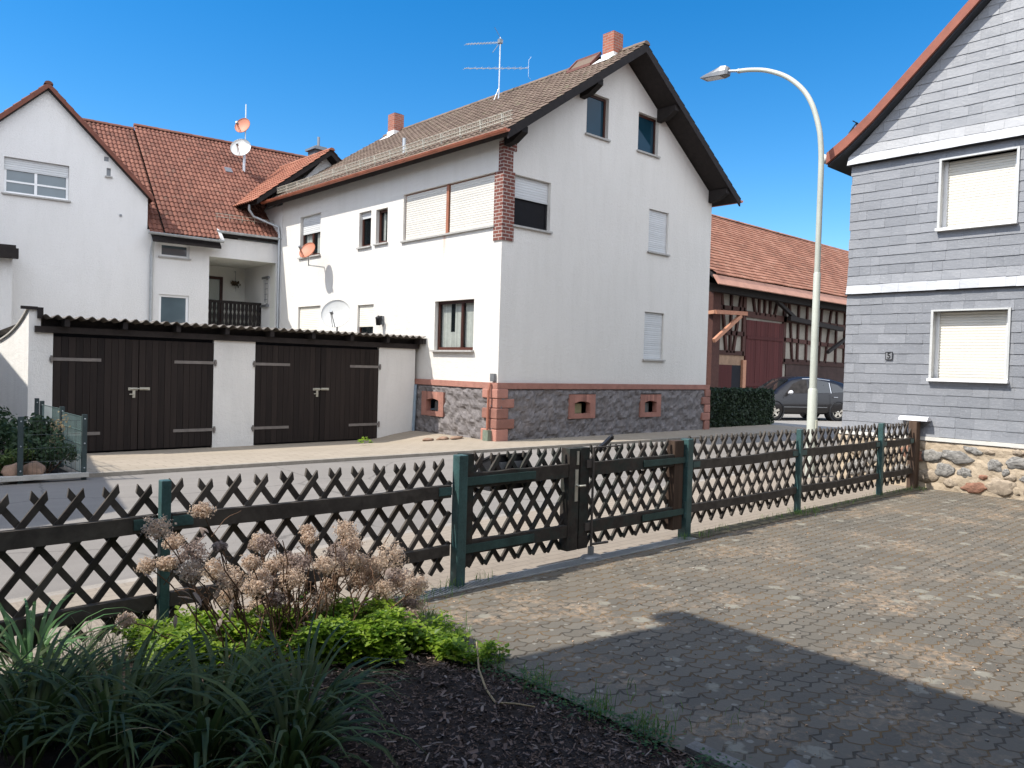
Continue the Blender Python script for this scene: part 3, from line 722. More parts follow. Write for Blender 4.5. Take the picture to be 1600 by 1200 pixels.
# sandstone belt, plinth, quoins
mb = MB()
pbox(mb, PG, HU - 0.085, HR + 0.08, 1.18, 1.315, -0.02, 0.085, 0, 0.4)
pbox(mb, PL, HG + 0.02, HB, 1.18, 1.315, -0.02, 0.085, 0, 0.6)
mb.build('stone_belt', SAND, H)
bwin = [('g', 13.94, 14.89, 0.45, 1.05), ('g', 16.71, 17.61, 0.43, 1.04), ('l', 15.12, 16.01, 0.42, 1.02)]
mb = rough_grid(lambda s, z, d: PG(s, z, d + 0.03), HU - 0.02, HR + 0.02, -0.35, 1.179, 0.06, 5.5, [(b_[1], b_[2], b_[3], b_[4]) for b_ in bwin if b_[0] == 'g'])
m2 = rough_grid(lambda s, z, d: PL(s, z, d + 0.03), HG - 0.02, HB, -0.35, 1.179, 0.065, 5.5, [(b_[1], b_[2], b_[3], b_[4]) for b_ in bwin if b_[0] == 'l'])
b0 = len(mb.v); mb.v += m2.v; mb.f += [[b0 + i for i in f] for f in m2.f]; mb.m += m2.m; mb.r += m2.r; mb.sm += m2.sm
mb.build('plinth', RUBBLE, H)
mb = MB(); zq = [0, 0.27, 0.50, 0.74, 0.96, 1.178]
rn = random.Random(5); mq2 = MB()
for i in range(5):
    a, c = (0.20, 0.40) if i % 2 else (0.40, 0.22)
    a += rn.random() * 0.05; c += rn.random() * 0.05
    z0, z1 = zq[i] + 0.004, zq[i + 1] - 0.004
    if i == 0: z0 = -0.3
    o = 0.085 + rn.random() * 0.035
    mb.box(HU - o, HU + c, HG - o - 0.004, HG + a, z0, z1)
    mq2.box(HR - c * 0.7, HR + 0.09, HG - 0.09 - o * 0.3, HG + a * .6, z0, z1)
for q_ in (mb, mq2):
    ql = q_.build('corner_quoins', SAND, H); bv = ql.modifiers.new('bevel', 'BEVEL'); bv.width = 0.02; bv.segments = 2
for face, a, c, lo, hi in bwin:
    P = PG if face == 'g' else PL
    fr = MB(); t = 0.19; tz = 0.17
    pbox(fr, P, a, a + t, lo, hi, -0.05, 0.10, 0, .3); pbox(fr, P, c - t, c, lo, hi, -0.05, 0.10, 0, .5)
    pbox(fr, P, a + t, c - t, lo, lo + tz * 0.7, -0.05, 0.097, 0, .4)
    # arched head
    n = 8; s0, s1 = a + t, c - t
    for i in range(n):
        x0, x1 = s0 + (s1 - s0) * i / n, s0 + (s1 - s0) * (i + 1) / n
        f0 = lambda x: hi - tz - 0.05 * (2 * (x - s0) / (s1 - s0) - 1) ** 2
        q = [P(x0, f0(x0), 0.098), P(x1, f0(x1), 0.098), P(x1, hi, 0.098), P(x0, hi, 0.098)]
        fr.poly(q); fr.quad(P(x0, f0(x0), 0.098), P(x0, f0(x0), -0.05), P(x1, f0(x1), -0.05), P(x1, f0(x1), 0.098))
    w = fr.build('basement_window', SAND, H)
    ins = MB(); pbox(ins, P, s0, s1, lo + tz * 0.7, hi - tz, -0.34, -0.3); ins.build('window_recess', DARKIN, w)
    gl = MB(); 
    gl.quad(P(s0 + 0.02, lo + tz * .7, -0.06), P(s1 - 0.16, lo + tz * .7, -0.06), P(s1 - 0.16, hi - tz - 0.07, -0.06), P(s0 + 0.02, hi - tz - 0.07, -0.06)); gl.build('pane', M('dusty_pane', (0.26, 0.24, 0.13) if c < 15 else (0.10, 0.11, 0.11), 0.3, 0.3, 6), w)
# brick corner pier
mb = MB()
pbox(mb, PG, HU - 0.03, 12.0, 4.53, 6.09, 0.0, 0.03); pbox(mb, PL, HG + 0.001, 13.515, 4.53, 6.09, 0.0, 0.03)
pbox(mb, PG, HU - 0.028, 11.93, 6.09, 6.57, 0.0, 0.028); pbox(mb, PL, HG + 0.001, 13.39, 6.09, 6.75, 0.0, 0.028)
pbox(mb, PG, HU - 0.03, 12.03, 6.57, 6.93, 0.0, 0.03)
pr = mb.build('brick_pier', BRICK, H)
# roof
def rs(u, v, up=0.0): return Vector((u, v, roof_z(u) + up))
V0R, V1R = HG - 0.66, HB + 0.35
cosp = 1 / math.sqrt(1 + RP * RP); SL = 4.6 / cosp
dl = Vector((-cosp, 0, -RP * cosp)); dr = Vector((cosp, 0, -RP * cosp))
tl = tiled((RU, V0R, RZ), (0, 1, 0), dl, V1R - V0R, SL, 0.20, 0.30, 0.022, 0.022, 'wave')
tr = tiled((RU, V0R, RZ), (0, 1, 0), dr, V1R - V0R, SL, 0.20, 0.30, 0.022, 0.022, 'wave')
b0 = len(tl.v); tl.v += tr.v; tl.f += [[b0 + i for i in f] for f in tr.f]; tl.m += tr.m; tl.r += tr.r; tl.sm += tr.sm
roof = tl.build('roof', ROOFB, H)
ridge_caps((RU, V0R - 0.02, RZ + 0.03), (RU, V1R, RZ + 0.03), 0.12).build('ridge_caps', ROOFB, roof)
mb = MB()
for sg in (-1, 1):   # boarded soffit and barge boards
    a = Vector((RU, V0R + 0.045, RZ - 0.03)); e = Vector((RU + sg * 4.55, V0R + 0.045, roof_z(RU + 4.55) - 0.03))
    n = Vector((sg * RP, 0, 1)).normalized()
    mb.prism([a, e, e - n * 0.14, a - V3(0, 0, 0.14 / cosp * 1.0)], (0, V1R - V0R - 0.09, 0))
mb.build('roof_deck', DWOOD, roof)
mb = MB()
for sg in (-1, 1):
    a = Vector((RU, V0R + 0.0, RZ + 0.0)); e = Vector((RU + sg * 4.58, V0R, roof_z(RU + 4.58)))
    mb.prism([a, e, e - V3(0, 0, 0.22), a - V3(0, 0, 0.22)], (0, 0.04, 0))
mb.build('barge_board', DWOOD, roof)
for du in (-4.05, -1.62, 1.45, 4.0):                       # purlin ends with brackets
    u = RU + du; zt = roof_z(u) - 0.19; b2 = MB()
    b2.prism([(u - 0.09, V0R + 0.06, zt), (u - 0.09, HG - 0.01, zt), (u - 0.09, HG - 0.01, zt - 0.34), (u - 0.09, HG - 0.30, zt - 0.30), (u - 0.09, V0R + 0.06, zt - 0.14)], (0.18, 0, 0))
    b2.build('purlin_end', DWOOD, roof)
gu = RU - 4.62
gutter((gu, V0R - 0.02, roof_z(gu) + 0.0), (gu, V1R + 0.08, roof_z(gu) + 0.05), 0.06).build('gutter', COPPER, H)
gu2 = RU + 4.66; gutter((gu2, V0R, roof_z(gu2) + 0.02), (gu2, V1R, roof_z(gu2) + 0.05), 0.07).build('gutter', COPPER, H)
# snow guard
mb = MB(); us = RU - 4.28
for k in range(15):
    v = V0R + 0.55 + k * 0.74
    if v > V1R - 0.2: break
    mb.bar(rs(us, v, 0.05), rs(us, v, 0.05) + V3(-0.03, 0, 0.24), 0.03, 0.035); mb.bar(rs(us, v, 0.05) + V3(-0.02, 0, 0.22), rs(us + 0.16, v, 0.05), 0.01, 0.02)
for h in (0.05, 0.13, 0.23): mb.tube([rs(us, V0R + 0.2, 0.05 + h) + V3(-0.03, 0, 0), rs(us, V1R - 0.3, 0.05 + h) + V3(-0.03, 0, 0)], 0.012, 5)
v = V0R + 0.25
while v < V1R - 0.3: mb.tube([rs(us, v, 0.1) + V3(-0.03, 0, 0), rs(us, v, 0.29) + V3(-0.03, 0, 0)], 0.006, 4, caps=False); v += 0.06
mb.build('snow_guard', WIRE, roof)
def chimney(parent, u0, u1, v0, v1, zt, zb, flash_top):
    mb = MB(); mb.box(u0, u1, v0, v1, zb, zt); c = mb.build('chimney', CHIMB, parent)
    t = MB(); t.box(u0 + 0.05, u1 - 0.05, v0 + 0.05, v1 - 0.05, zt, zt + 0.03); t.build('flue', DARKIN, c)
    f = MB(); f.box(u0 - 0.02, u1 + 0.02, v0 - 0.02, v1 + 0.02, zb, flash_top)
    f.quad((u0 - 0.30, v0 - 0.1, roof_z(u0 - 0.30) + 0.055), (u0 - 0.02, v0 - 0.1, roof_z(u0 - 0.02) + 0.075), (u0 - 0.02, v1 + 0.1, roof_z(u0 - 0.02) + 0.075), (u0 - 0.30, v1 + 0.1, roof_z(u0 - 0.30) + 0.055))
    f.build('flashing', LEAD, c)
    return c
chimney(H, 15.43, 15.80, 13.38, 13.75, 10.40, 9.4, 9.86)
chimney(H, 15.40, 15.80, 23.35, 23.75, 10.48, 9.4, 9.88)
mb = MB()   # roof hatch
h0 = Vector((15.28, 14.02, roof_z(15.28) + 0.06)); sd = Vector((cosp, 0, RP * cosp)) * 0.5
tp = Vector((-0.03, 0, 0.11))
for a, b_ in ((h0, h0 + V3(0, 0.85, 0)), (h0 + sd + tp, h0 + V3(0, 0.85, 0) + sd + tp), (h0, h0 + sd + tp), (h0 + V3(0, .85, 0), h0 + V3(0, .85, 0) + sd + tp)):
    mb.bar(a, b_, 0.05, 0.07)
hat = mb.build('roof_hatch', M('red_hatch_frame', (0.15, 0.065, 0.05), 0.6, 0.25, 6), H)
mb = MB(); mb.quad(h0 + V3(0, 0.02, 0), h0 + V3(0, .83, 0), h0 + V3(0, .83, 0) + sd + tp, h0 + V3(0, .02, 0) + sd + tp); mb.build('hatch_cover', ROOFB, hat)
mb = MB(); mb.tube([(11.96, 17.63, 7.2), (11.96, 17.63, 7.72)], 0.05, 10); mb.build('vent_pipe', ZINC, H)
# downpipe by the front corner: foot, pipe, meter box
mb = MB(); mb.tube([(11.50, 13.36, 1.14), (11.50, 13.37, 0.14)], 0.028, 10); mb.tube([(11.545, 13.36, 1.30), (11.50, 13.36, 1.12)], 0.028, 10)
mb.build('service_pipe', M('red_brown_pipe', (0.30, 0.12, 0.08), 0.5, 0.25, 6), H)
mb = MB(); mb.box(11.44, 11.56, 13.28, 13.46, -0.02, 0.24); o = mb.build('pipe_foot', M('green_grey_metal', (0.16, 0.19, 0.15), 0.7, 0.3, 8), H)
mb = MB(); mb.box(11.59, 11.67, 13.30, 13.43, 1.34, 1.52); mb.build('meter_box', GREYM, H)
# wall lantern by the garage roof
t = thing('wall_lantern', 'small dark lantern fixed to the sunny white wall beside a shutter', 'lamp', (11.66, 18.0, 2.8))
mb = MB(); mb.box(11.62, 11.67, 17.95, 18.05, 2.72, 2.96); mb.build('back_plate', GREYM, t)
mb = MB(); mb.lathe((11.52, 18.0, 2.70), (0, 0, 1), [(0, 0.0), (0.0, 0.06), (0.17, 0.075), (0.2, 0.09), (0.26, 0.02), (0.27, 0.0)], 10); mb.bar((11.52, 18, 2.94), (11.64, 18, 2.94), .03, .03); mb.build('lamp_body', BLACKP, t)
# rust streak below the twin window : a real stain patch 2 mm proud
def mat_streak():
    m, nt, b = newmat('rust_streak_render'); vec = coords(nt)
    g_ = nd(nt, 'ShaderNodeNewGeometry'); sp = nd(nt, 'ShaderNodeSeparateXYZ'); nt.links.new(g_.outputs['Position'], sp.inputs[0])
    n = noise(nt, coords(nt, (1, 30, 0.8)), 1.5, 4, 0.6)
    xx = math_(nt, 'ABSOLUTE', math_(nt, 'SUBTRACT', sp.outputs[1], 15.36))
    fx = math_(nt, 'SUBTRACT', 1.0, math_(nt, 'MULTIPLY', xx, 7.5), True)
    fz = math_(nt, 'MULTIPLY', math_(nt, 'SUBTRACT', sp.outputs[2], 3.75), 0.9, True)
    f = math_(nt, 'MULTIPLY', math_(nt, 'MULTIPLY', fx, fz), ramp(nt, n, [(0.35, 0.1), (0.65, 0.75)]))
    c = mixc(nt, f, (0.68, 0.655, 0.61), (0.45, 0.22, 0.12))
    nt.links.new(c, b.inputs['Base Color']); b.inputs['Roughness'].default_value = 0.95
    bump(nt, b, noise(nt, vec, 40, 4), 0.5, 0.02)
    return m
mb = MB(); pbox(mb, PL, 15.22, 15.50, 3.75, 4.84, 0.0, 0.002); mb.build('rust_stain', mat_streak(), H)

# ------------------------------------------------------------------ cross roof at the far end of the white house
A = thing('red_roofed_extension', 'small orange tiled cross gable joined to the far end of the brown roof', 'building', (13.2, 24.5, 0))
AP = 0.80; AU, AZ = 13.42, 8.93
mb = MB(); mb.box(HU, AU + 3.0, HB + 0.02, 27.6, 0, 6.75)
mb.prism([(HU, 24.55, 6.75), (AU + 2.1, 24.55, 6.75), (AU, 24.55, AZ - 0.2)], (0, 4.0, 0)); mb.build('wall', WHITE2, A)
ca = 1 / math.sqrt(1 + AP * AP)
tl = tiled((AU, 24.12, AZ), (0, 1, 0), (-ca, 0, -AP * ca), 5.0, 2.75 / ca, 0.16, 0.28, 0.03, 0.025, 'wave')
tr = tiled((AU, 24.12, AZ), (0, 1, 0), (ca, 0, -AP * ca), 5.0, 2.6 / ca, 0.16, 0.28, 0.03, 0.025, 'wave')
b0 = len(tl.v); tl.v += tr.v; tl.f += [[b0 + i for i in f] for f in tr.f]; tl.m += tr.m; tl.r += tr.r; tl.sm += tr.sm
r_ = tl.build('roof', ROOFO, A)
ridge_caps((AU, 24.1, AZ + .03), (AU, 29, AZ + .03), 0.11).build('ridge_caps', ROOFO, r_)
mb = MB()
for sg in (-1, 1):
    a = Vector((AU, 24.16, AZ - 0.02)); e = Vector((AU + sg * 2.6, 24.16, AZ - 2.6 * AP - 0.02))
    mb.prism([a, e, e - V3(0, 0, 0.17), a - V3(0, 0, 0.17)], (0, 4.9, 0))
mb.build('roof_deck', DWOOD, r_)
mb = MB(); mb.tube([(10.80, 24.7, 6.72), (10.80, 24.7, 6.55), (10.95, 24.7, 6.35), (11.6, 24.25, 6.05), (11.62, 24.2, 5.8), (11.62, 24.2, 0.0)], 0.045, 8); mb.build('downpipe', ZINC, A)
mb = MB(); mb.box(13.95, 14.5, 26.3, 26.85, 7.6, 9.46); c = mb.build('chimney', M('dark_slate_chimney', (0.07, 0.075, 0.085), 0.8, 0.3, 8), A)
mb = MB(); mb.box(13.87, 14.58, 26.22, 26.93, 9.46, 9.54); mb.box(14.0, 14.45, 26.35, 26.8, 9.54, 9.62); mb.tube([(14.22, 26.57, 9.6), (14.22, 26.57, 10.0)], 0.05, 8); mb.build('chimney_cap', GREYM, c)

# ------------------------------------------------------------------ left house (turned six degrees)
LT = math.radians(-6.0); LD = Vector((math.cos(LT), math.sin(LT), 0)); LN = Vector((-math.sin(LT), math.cos(LT), 0)); LO = Vector((7.770, 24.812, 0))
def PB(s, z, d): return LO + LD * s - LN * d + V3(0, 0, z)      # d outward (towards the street)
B = thing('pantile_house', 'white house with steep front gable and red pantile wing behind the garages', 'house', tuple(LO))
GS, GZ = -2.68, 9.17
bw_ = [(-3.68, -2.13, 6.04, 7.02), (-1.18, -1.07, 6.90, 7.13, 0.08), (-1.25, -1.13, 7.32, 7.45, 0.05), (0.30, 1.15, 4.74, 5.15), (0.30, 1.16, 2.3, 3.59), (1.75, 3.87, 2.2, 4.88, 0.0)]
mb = MB()
wall_face(mb, PB, -5.30, -0.06, 0, 9.2, [h for h in bw_ if h[1] < 0], 0.14, 0, 0, (), [(PB(GS, GZ - 0.12, 0), LD * 1.0 + V3(0, 0, 1)), (PB(GS, GZ - 0.12, 0), LD * -1.0 + V3(0, 0, 1))])
wall_face(mb, PB, -0.06, 4.6, 0, 5.5, [h for h in bw_ if h[0] > 0], 0.14)
mb.quad(PB(-0.06, 0, 0), PB(-0.06, 6.5, 0), PB(-0.06, 6.5, -3.5), PB(-0.06, 0, -3.5)); mb.quad(PB(-5.3, 0, 0), PB(-5.3, 6.5, 0), PB(-5.3, 6.5, -8), PB(-5.3, 0, -8))
mb.build('wall', WHITE2, B)
# recessed balcony
mb = MB()
mb.quad(PB(1.75, 2.2, -2.5), PB(3.87, 2.2, -2.5), PB(3.87, 4.88, -2.5), PB(1.75, 4.88, -2.5)); mb.quad(PB(1.75, 2.2, 0), PB(1.75, 4.88, 0), PB(1.75, 4.88, -2.5), PB(1.75, 2.2, -2.5))
mb.quad(PB(3.87, 2.2, 0), PB(3.87, 4.88, 0), PB(3.87, 4.88, -2.5), PB(3.87, 2.2, -2.5)); mb.quad(PB(1.75, 4.88, 0), PB(3.87, 4.88, 0), PB(3.87, 4.88, -2.5), PB(1.75, 4.88, -2.5)); mb.quad(PB(1.75, 2.6, 0), PB(3.87, 2.6, 0), PB(3.87, 2.6, -2.5), PB(1.75, 2.6, -2.5))
bal = mb.build('balcony_recess', INWALL, B)
PBK = lambda s, z, d: PB(s, z, d - 2.49)
w = frame_mesh(PBK, 1.9, 2.88, 2.6, 4.52, 0.05, 0.1, 0.05).build('balcony_door', FRB, B)
mb = MB(); mb.quad(PBK(2.0, 2.7, 0.03), PBK(2.8, 2.7, 0.03), PBK(2.8, 4.44, 0.03), PBK(2.0, 4.44, 0.03)); mb.build('pane', GLASS, w)
mb = MB(); mb.quad(PBK(2.0, 2.7, 0.035), PBK(2.28, 2.7, 0.035), PBK(2.28, 4.44, 0.035), PBK(2.0, 4.44, 0.035)); mb.build('curtain', CURT, w)
PSD = lambda s, z, d: PB(3.869 - d, z, -s)          # side wall of the recess, s = depth
w = frame_mesh(PSD, 0.62, 1.25, 3.55, 4.42, 0.03, 0.05, 0.04).build('window', SILL, B)
mb = MB(); mb.quad(PSD(.66, 3.6, .01), PSD(1.2, 3.6, .01), PSD(1.2, 4.38, .01), PSD(.66, 4.38, .01)); mb.build('pane', GLASS, w)
mb = MB(); pbox(mb, PSD, 0.56, 1.31, 4.42, 4.5, 0, 0.07); pbox(mb, PSD, 0.56, 1.31, 3.47, 3.55, 0, 0.1)
for z in (3.72, 3.9, 4.08, 4.26): pbox(mb, PSD, 0.67, 1.2, z - 0.008, z + 0.008, 0.03, 0.045)
for s in (.78, .9, 1.02, 1.12): pbox(mb, PSD, s - 0.007, s + .007, 3.6, 4.4, 0.046, 0.058)
mb.build('window_grille', GREYM, w)
# balcony railing of shaped boards
PR = lambda s, z, d: PB(s, z, d - 1.2)
mb = MB(); pbox(mb, PR, 1.76, 3.86, 3.53, 3.62, -0.03, 0.05); pbox(mb, PR, 1.76, 3.86, 2.68, 2.75, -0.02, 0.03); pbox(mb, PR, 3.78, 3.86, 2.6, 3.53, -0.03, 0.05)
s = 1.80
while s < 3.72:
    wv = [(2.75, .045), (2.85, .06), (2.95, .035), (3.05, .055), (3.15, .06), (3.25, .03), (3.35, .06), (3.45, .05), (3.53, .05)]
    pl = [PR(s + .065 - x, z, 0.02) for z, x in wv] + [PR(s + .065 + x, z, 0.02) for z, x in wv[::-1]]
    mb.prism(pl, LN * 0.02); s += 0.132
mb.build('balcony_railing', DWOOD, B)
mb = MB(); pbox(mb, PR, 1.76, 3.86, 2.5, 2.68, -0.05, 0.08); mb.build('balcony_edge', M('red_brown_edge', (0.22, 0.10, 0.07), 0.8, 0.2, 5), B)
w = make_window(B, PB, *bw_[0][:4], 0.13, FRW, GLASSL, mull=(-2.93,), trans=(6.38,), shut=0.32, shutmat=SHUTG, sill=SILL, fw=0.06)
w['label'] = 'white four pane window under a half lowered grey shutter'
make_window(B, PB, *bw_[3][:4], 0.1, FRW, GLASSL, sill=SILL, fw=0.06)
make_window(B, PB, *bw_[4][:4], 0.1, FRW, GLASSL, mull=(), sill=SILL, fw=0.07, curtain=[(0.36, 0.72, 2.4, 3.54)])
mb = MB(); pbox(mb, PB, -1.18, -1.07, 6.9, 7.13, -0.079, -0.05); mb.build('vent_slot', GREYM, B); mb = MB(); pbox(mb, PB, -1.25, -1.13, 7.32, 7.45, -0.049, -0.03); mb.build('vent_slot', GREYM, B)
mb = MB(); pbox(mb, PB, -1.22, -1.03, 6.86, 6.898, -0.03, 0.06); mb.build('vent_sill', SILL, B)
mb = MB(); pbox(mb, PB, -0.82, -0.76, 5.78, 5.84, 0.0, 0.03); mb.build('wall_cap', GREYM, B)
mb = MB(); mb.tube([PB(0.05, 5.20, 0.30), PB(0.05, 5.10, 0.3), PB(0.06, 4.92, 0.10), PB(0.06, 4.7, 0.07), PB(0.06, 0, 0.07)], 0.05, 8); mb.build('downpipe', ZINC, B)
# gable roof over the front wing
c45 = math.sqrt(0.5)
def ptile(P0, Adir, Ddir, L, S, keep=None): return tiled(P0, Adir, Ddir, L, S, 0.135, 0.275, 0.036, 0.024, 'wave', keep, 5)
WP = 0.86; RN, RZ2 = 4.6, 9.73                    # wing pitch, ridge depth and height
def wing_z(n): return RZ2 - WP * (RN - n)
def in_front(p):                                   # keep gable tiles only where they stand above the wing roof
    q = p - LO; n = q.dot(LN); return p.z > wing_z(n) - 0.12 or n < -0.5
gr = ptile(PB(GS, GZ, 0.16), LN, LD * c45 - V3(0, 0, c45), 5.2, 3.95, in_front)
gl_ = ptile(PB(GS, GZ, 0.16), LN, LD * -c45 - V3(0, 0, c45), 8.0, 4.2)
b0 = len(gr.v); gr.v += gl_.v; gr.f += [[b0 + i for i in f] for f in gl_.f]; gr.m += gl_.m; gr.r += gl_.r; gr.sm += gl_.sm
rf = gr.build('gable_roof', ROOFR, B)
ridge_caps(PB(GS, GZ + 0.04, 0.20), PB(GS, GZ + 0.04, -4.2), 0.11).build('ridge_caps', ROOFR, rf)
mb = MB()
for sg, L in ((1, 2.75), (-1, 3.0)):
    a = PB(GS, GZ + 0.03, 0.19); e = a + LD * sg * L - V3(0, 0, L)
    mb.prism([a, e, e - V3(0, 0, 0.15), a - V3(0, 0, 0.15)], LN * 0.05)
mb.build('verge_trim', M('verge_tile_brown', (0.16, 0.06, 0.04), 0.8, 0.25, 6), rf)
mb = MB()
for sg, L in ((1, 2.62), (-1, 2.9)):
    a = PB(GS, GZ - 0.02, 0.14); e = a + LD * sg * L - V3(0, 0, L); mb.prism([a, e, e - V3(0, 0, 0.13), a - V3(0, 0, 0.13)], LN * 4.6)
mb.build('roof_deck', DWOOD, rf)
# wing roof facing the street
wd = (-LN * 1.0 - V3(0, 0, WP)).normalized(); wl_ = math.sqrt(1 + WP * WP)
def wkeep1(p):
    q = p - LO; n = q.dot(LN); s = q.dot(LD)
    return s > GS and (p.z > GZ - abs(s - GS) - 0.10 or s > 0.0)
w1 = ptile(PB(-1.75, RZ2 - 0.14, -RN), LD, wd, 2.10, 4.98 * wl_ , wkeep1)
w2 = ptile(PB(0.35, RZ2, -RN), LD, wd, 9.6, 4.72 * wl_)
w3 = ptile(PB(0.35, wing_z(-0.12) - 0.0, 0.12), LD, wd, 1.62, 0.34 * wl_)
for q in (w2, w3):
    b0 = len(w1.v); w1.v += q.v; w1.f += [[b0 + i for i in f] for f in q.f]; w1.m += q.m; w1.r += q.r; w1.sm += q.sm
wr = w1.build('wing_roof', ROOFR, B)
ridge_caps(PB(-1.7, RZ2 - 0.10, -RN), PB(0.34, RZ2 - 0.10, -RN), 0.12).build('ridge_caps', ROOFR, wr); ridge_caps(PB(0.36, RZ2 + 0.05, -RN), PB(9.9, RZ2 + 0.05, -RN), 0.12).build('ridge_caps', ROOFR, wr)
mb = MB()
e0 = PB(-0.12, wing_z(-0.5) - .05, 0.5)
mb.prism([PB(0.0, wing_z(-0.50) - 0.19, 0.50), PB(0.0, RZ2 - 0.24, -RN), PB(0.0, RZ2 - 0.34, -RN), PB(0.0, wing_z(-0.50) - 0.26, 0.50)], LD * 1.97)
mb.prism([PB(1.98, wing_z(-0.1) - 0.03, 0.1), PB(1.98, RZ2 - 0.05, -RN), PB(1.98, RZ2 - 0.2, -RN), PB(1.98, wing_z(-0.1) - 0.16, 0.1)], LD * 7.9)
mb.prism([PB(-1.6, RZ2 - 0.25, -RN), PB(9.9, RZ2 - 0.25, -RN), PB(9.9, 5.0, -9.4), PB(-1.6, 5.0, -9.4)], V3(0, 0, 0.1))
mb.build('roof_deck', DWOOD, wr)
gutter(PB(-0.14, wing_z(-0.5) + 0.0, 0.56), PB(2.02, wing_z(-0.5) - 0.02, 0.56), 0.06).build('gutter', ZINC, B)
gutter(PB(1.9, wing_z(-0.1) - 0.01, 0.2), PB(6.0, wing_z(-0.1) - 0.02, 0.2), 0.06).build('gutter', ZINC, B)
mb = MB(); mb.prism([PB(1.93, wing_z(-0.1) + 0.08, 0.1), PB(1.93, wing_z(-0.5) + 0.08, 0.52), PB(2.05, wing_z(-0.5) + 0.03, 0.52), PB(2.05, wing_z(-.1) + 0.03, 0.1)], V3(0, 0, -0.05)); mb.build('flashing', LEAD, wr)
mb = MB()   # snow guard of the wing roof
nn = 0.35
for k in range(12):
    p = PB(2.05 + k * 0.4, wing_z(nn) + 0.05, -nn); mb.bar(p, p + V3(0, 0, 0.2) - LN * 0.03, 0.01, 0.02)
for h in (0.1, 0.2): mb.tube([PB(2.0, wing_z(nn) + h + .04, -nn), PB(6.3, wing_z(nn) + h + .04, -nn)], 0.008, 5)
mb.build('snow_guard', WIRE, wr)
mb = MB(); q = PB(3.1, wing_z(2.85) + 0.07, -2.85); mb.obox(q, LD * 0.17, wd * 0.22, V3(0, 0, 0.04)); sw = mb.build('skylight', M('red_skylight_frame', (0.25, 0.10, 0.07), 0.6, 0.2, 5), B)
nrm = LD.cross(wd); nrm = nrm if nrm.z > 0 else -nrm
mb = MB(); mb.obox(q + nrm * 0.05, LD * 0.12, wd * 0.15, nrm * 0.01); mb.build('pane', GREYM, sw)
# low annexe at the left edge
t = thing('low_annexe', 'low white annexe with dark roof edge left of the gabled house', 'building', tuple(PB(-5.0, 0, 1.5)))
mb = MB(); P0 = PB
pbox(mb, P0, -7.5, -3.52, 0, 4.28, -1.0, 0.9); mb.build('wall', WHITE2, t)
mb = MB(); pbox(mb, P0, -7.6, -3.46, 4.42, 4.50, -1.0, 1.2); pbox(mb, P0, -7.6, -3.40, 4.16, 4.42, 1.0, 1.22); pbox(mb, P0, -3.56, -3.50, 4.18, 4.42, -1.0, 1.0); mb.build('roof', DWOOD, t)

# ------------------------------------------------------------------ dishes and aerials
def dish(name, label, c, aim, r, mat, mast=None, arm=True, group=None, feed=1.0):
    t = thing(name, label, 'satellite dish', tuple(c), group)
    c = Vector(c); aim = Vector(aim).normalized()
    prof = [(-0.16 * r * 1.0, 0.001)] + [(-0.16 * r + 0.16 * r * (k / 8) ** 2, r * k / 8) for k in range(1, 9)] + [(0.018, r * 1.02), (0.0, r * 1.02)] + [(-0.16 * r - 0.012 + 0.16 * r * (k / 6) ** 2, r * k / 6) for k in range(6, 0, -1)]
    mb = MB(); mb.lathe(c, aim, prof, 32); mb.build('reflector', mat, t)
    down = (V3(0, 0, -1) - aim * V3(0, 0, -1).dot(aim)).normalized()
    side = aim.cross(down)
    if arm:
        mb = MB(); a = c + down * r * 1.0; e = c + aim * r * 1.15 * feed + down * r * 0.45
        mb.tube([a + side * .02, e + side * .01], 0.014, 6); mb.tube([a - side * .04, e - side * .01], 0.010, 6); mb.build('feed_arm', STEELG if mat is DISHW else mat, t)
        mb = MB(); mb.tube([e + aim * 0.03 - down * .02, e - aim * 0.09], 0.04, 8); mb.build('feed_horn', GREYM, t)
    if mast:
        mb = MB(); mb.tube(mast, 0.024, 8); mb.tube([c - aim * 0.1 * r, mast[0]] if False else [c - aim * (0.16 * r + .01), c - aim * (0.16 * r + 0.10)], 0.035, 8); mb.build('mast', STEELG, t)
    return t
SAT = Vector((-0.72, -0.30, 0.50))
dish('satellite_dish', 'large white satellite dish standing just above the garage roof', (9.67, 17.0, 2.86), (-0.62, -0.62, 0.35), 0.36, DISHW, [(9.78, 17.12, 2.3), (9.78, 17.12, 2.95)])
t = dish('satellite_dish', 'small brick red satellite dish on a wall arm over the sunny white facade', (11.07, 21.22, 4.95), (-0.80, -0.28, 0.48), 0.27, DISHO, [(11.14, 21.25, 4.95), (11.14, 21.25, 4.52), (11.66, 21.27, 4.52)])
mm = PB(3.62, 9.85, -3.0)
dish('satellite_dish', 'brick red satellite dish, upper of two on a roof mast', PB(3.58, 10.0, -2.9), (-0.75, -0.5, 0.30), 0.29, DISHO, [PB(3.72, 8.4, -3.0), PB(3.72, 10.8, -3.0)])
dish('satellite_dish', 'white satellite dish, lower of two on a roof mast', PB(3.52, 9.20, -2.85), (-0.58, -0.68, 0.35), 0.35, DISHW, [PB(3.66, 8.42, -2.96), PB(3.66, 9.5, -2.96)])
t = thing('tv_antenna', 'bare metal tv aerial with two yagi arms on brown roof', 'antenna', (15.23, 17.6, 9.5))
mb = MB(); mb.tube([(15.23, 17.6, 9.5), (15.23, 17.6, 11.38)], 0.022, 8); mb.tube([(15.23, 17.6, 9.9), (15.05, 17.6, 9.5)], 0.012, 6); mb.lathe((15.23, 17.6, 9.5), (0, 0, 1), [(0, .12), (0.05, .06), (.1, .03)], 10); mb.build('mast', STEELG, t)
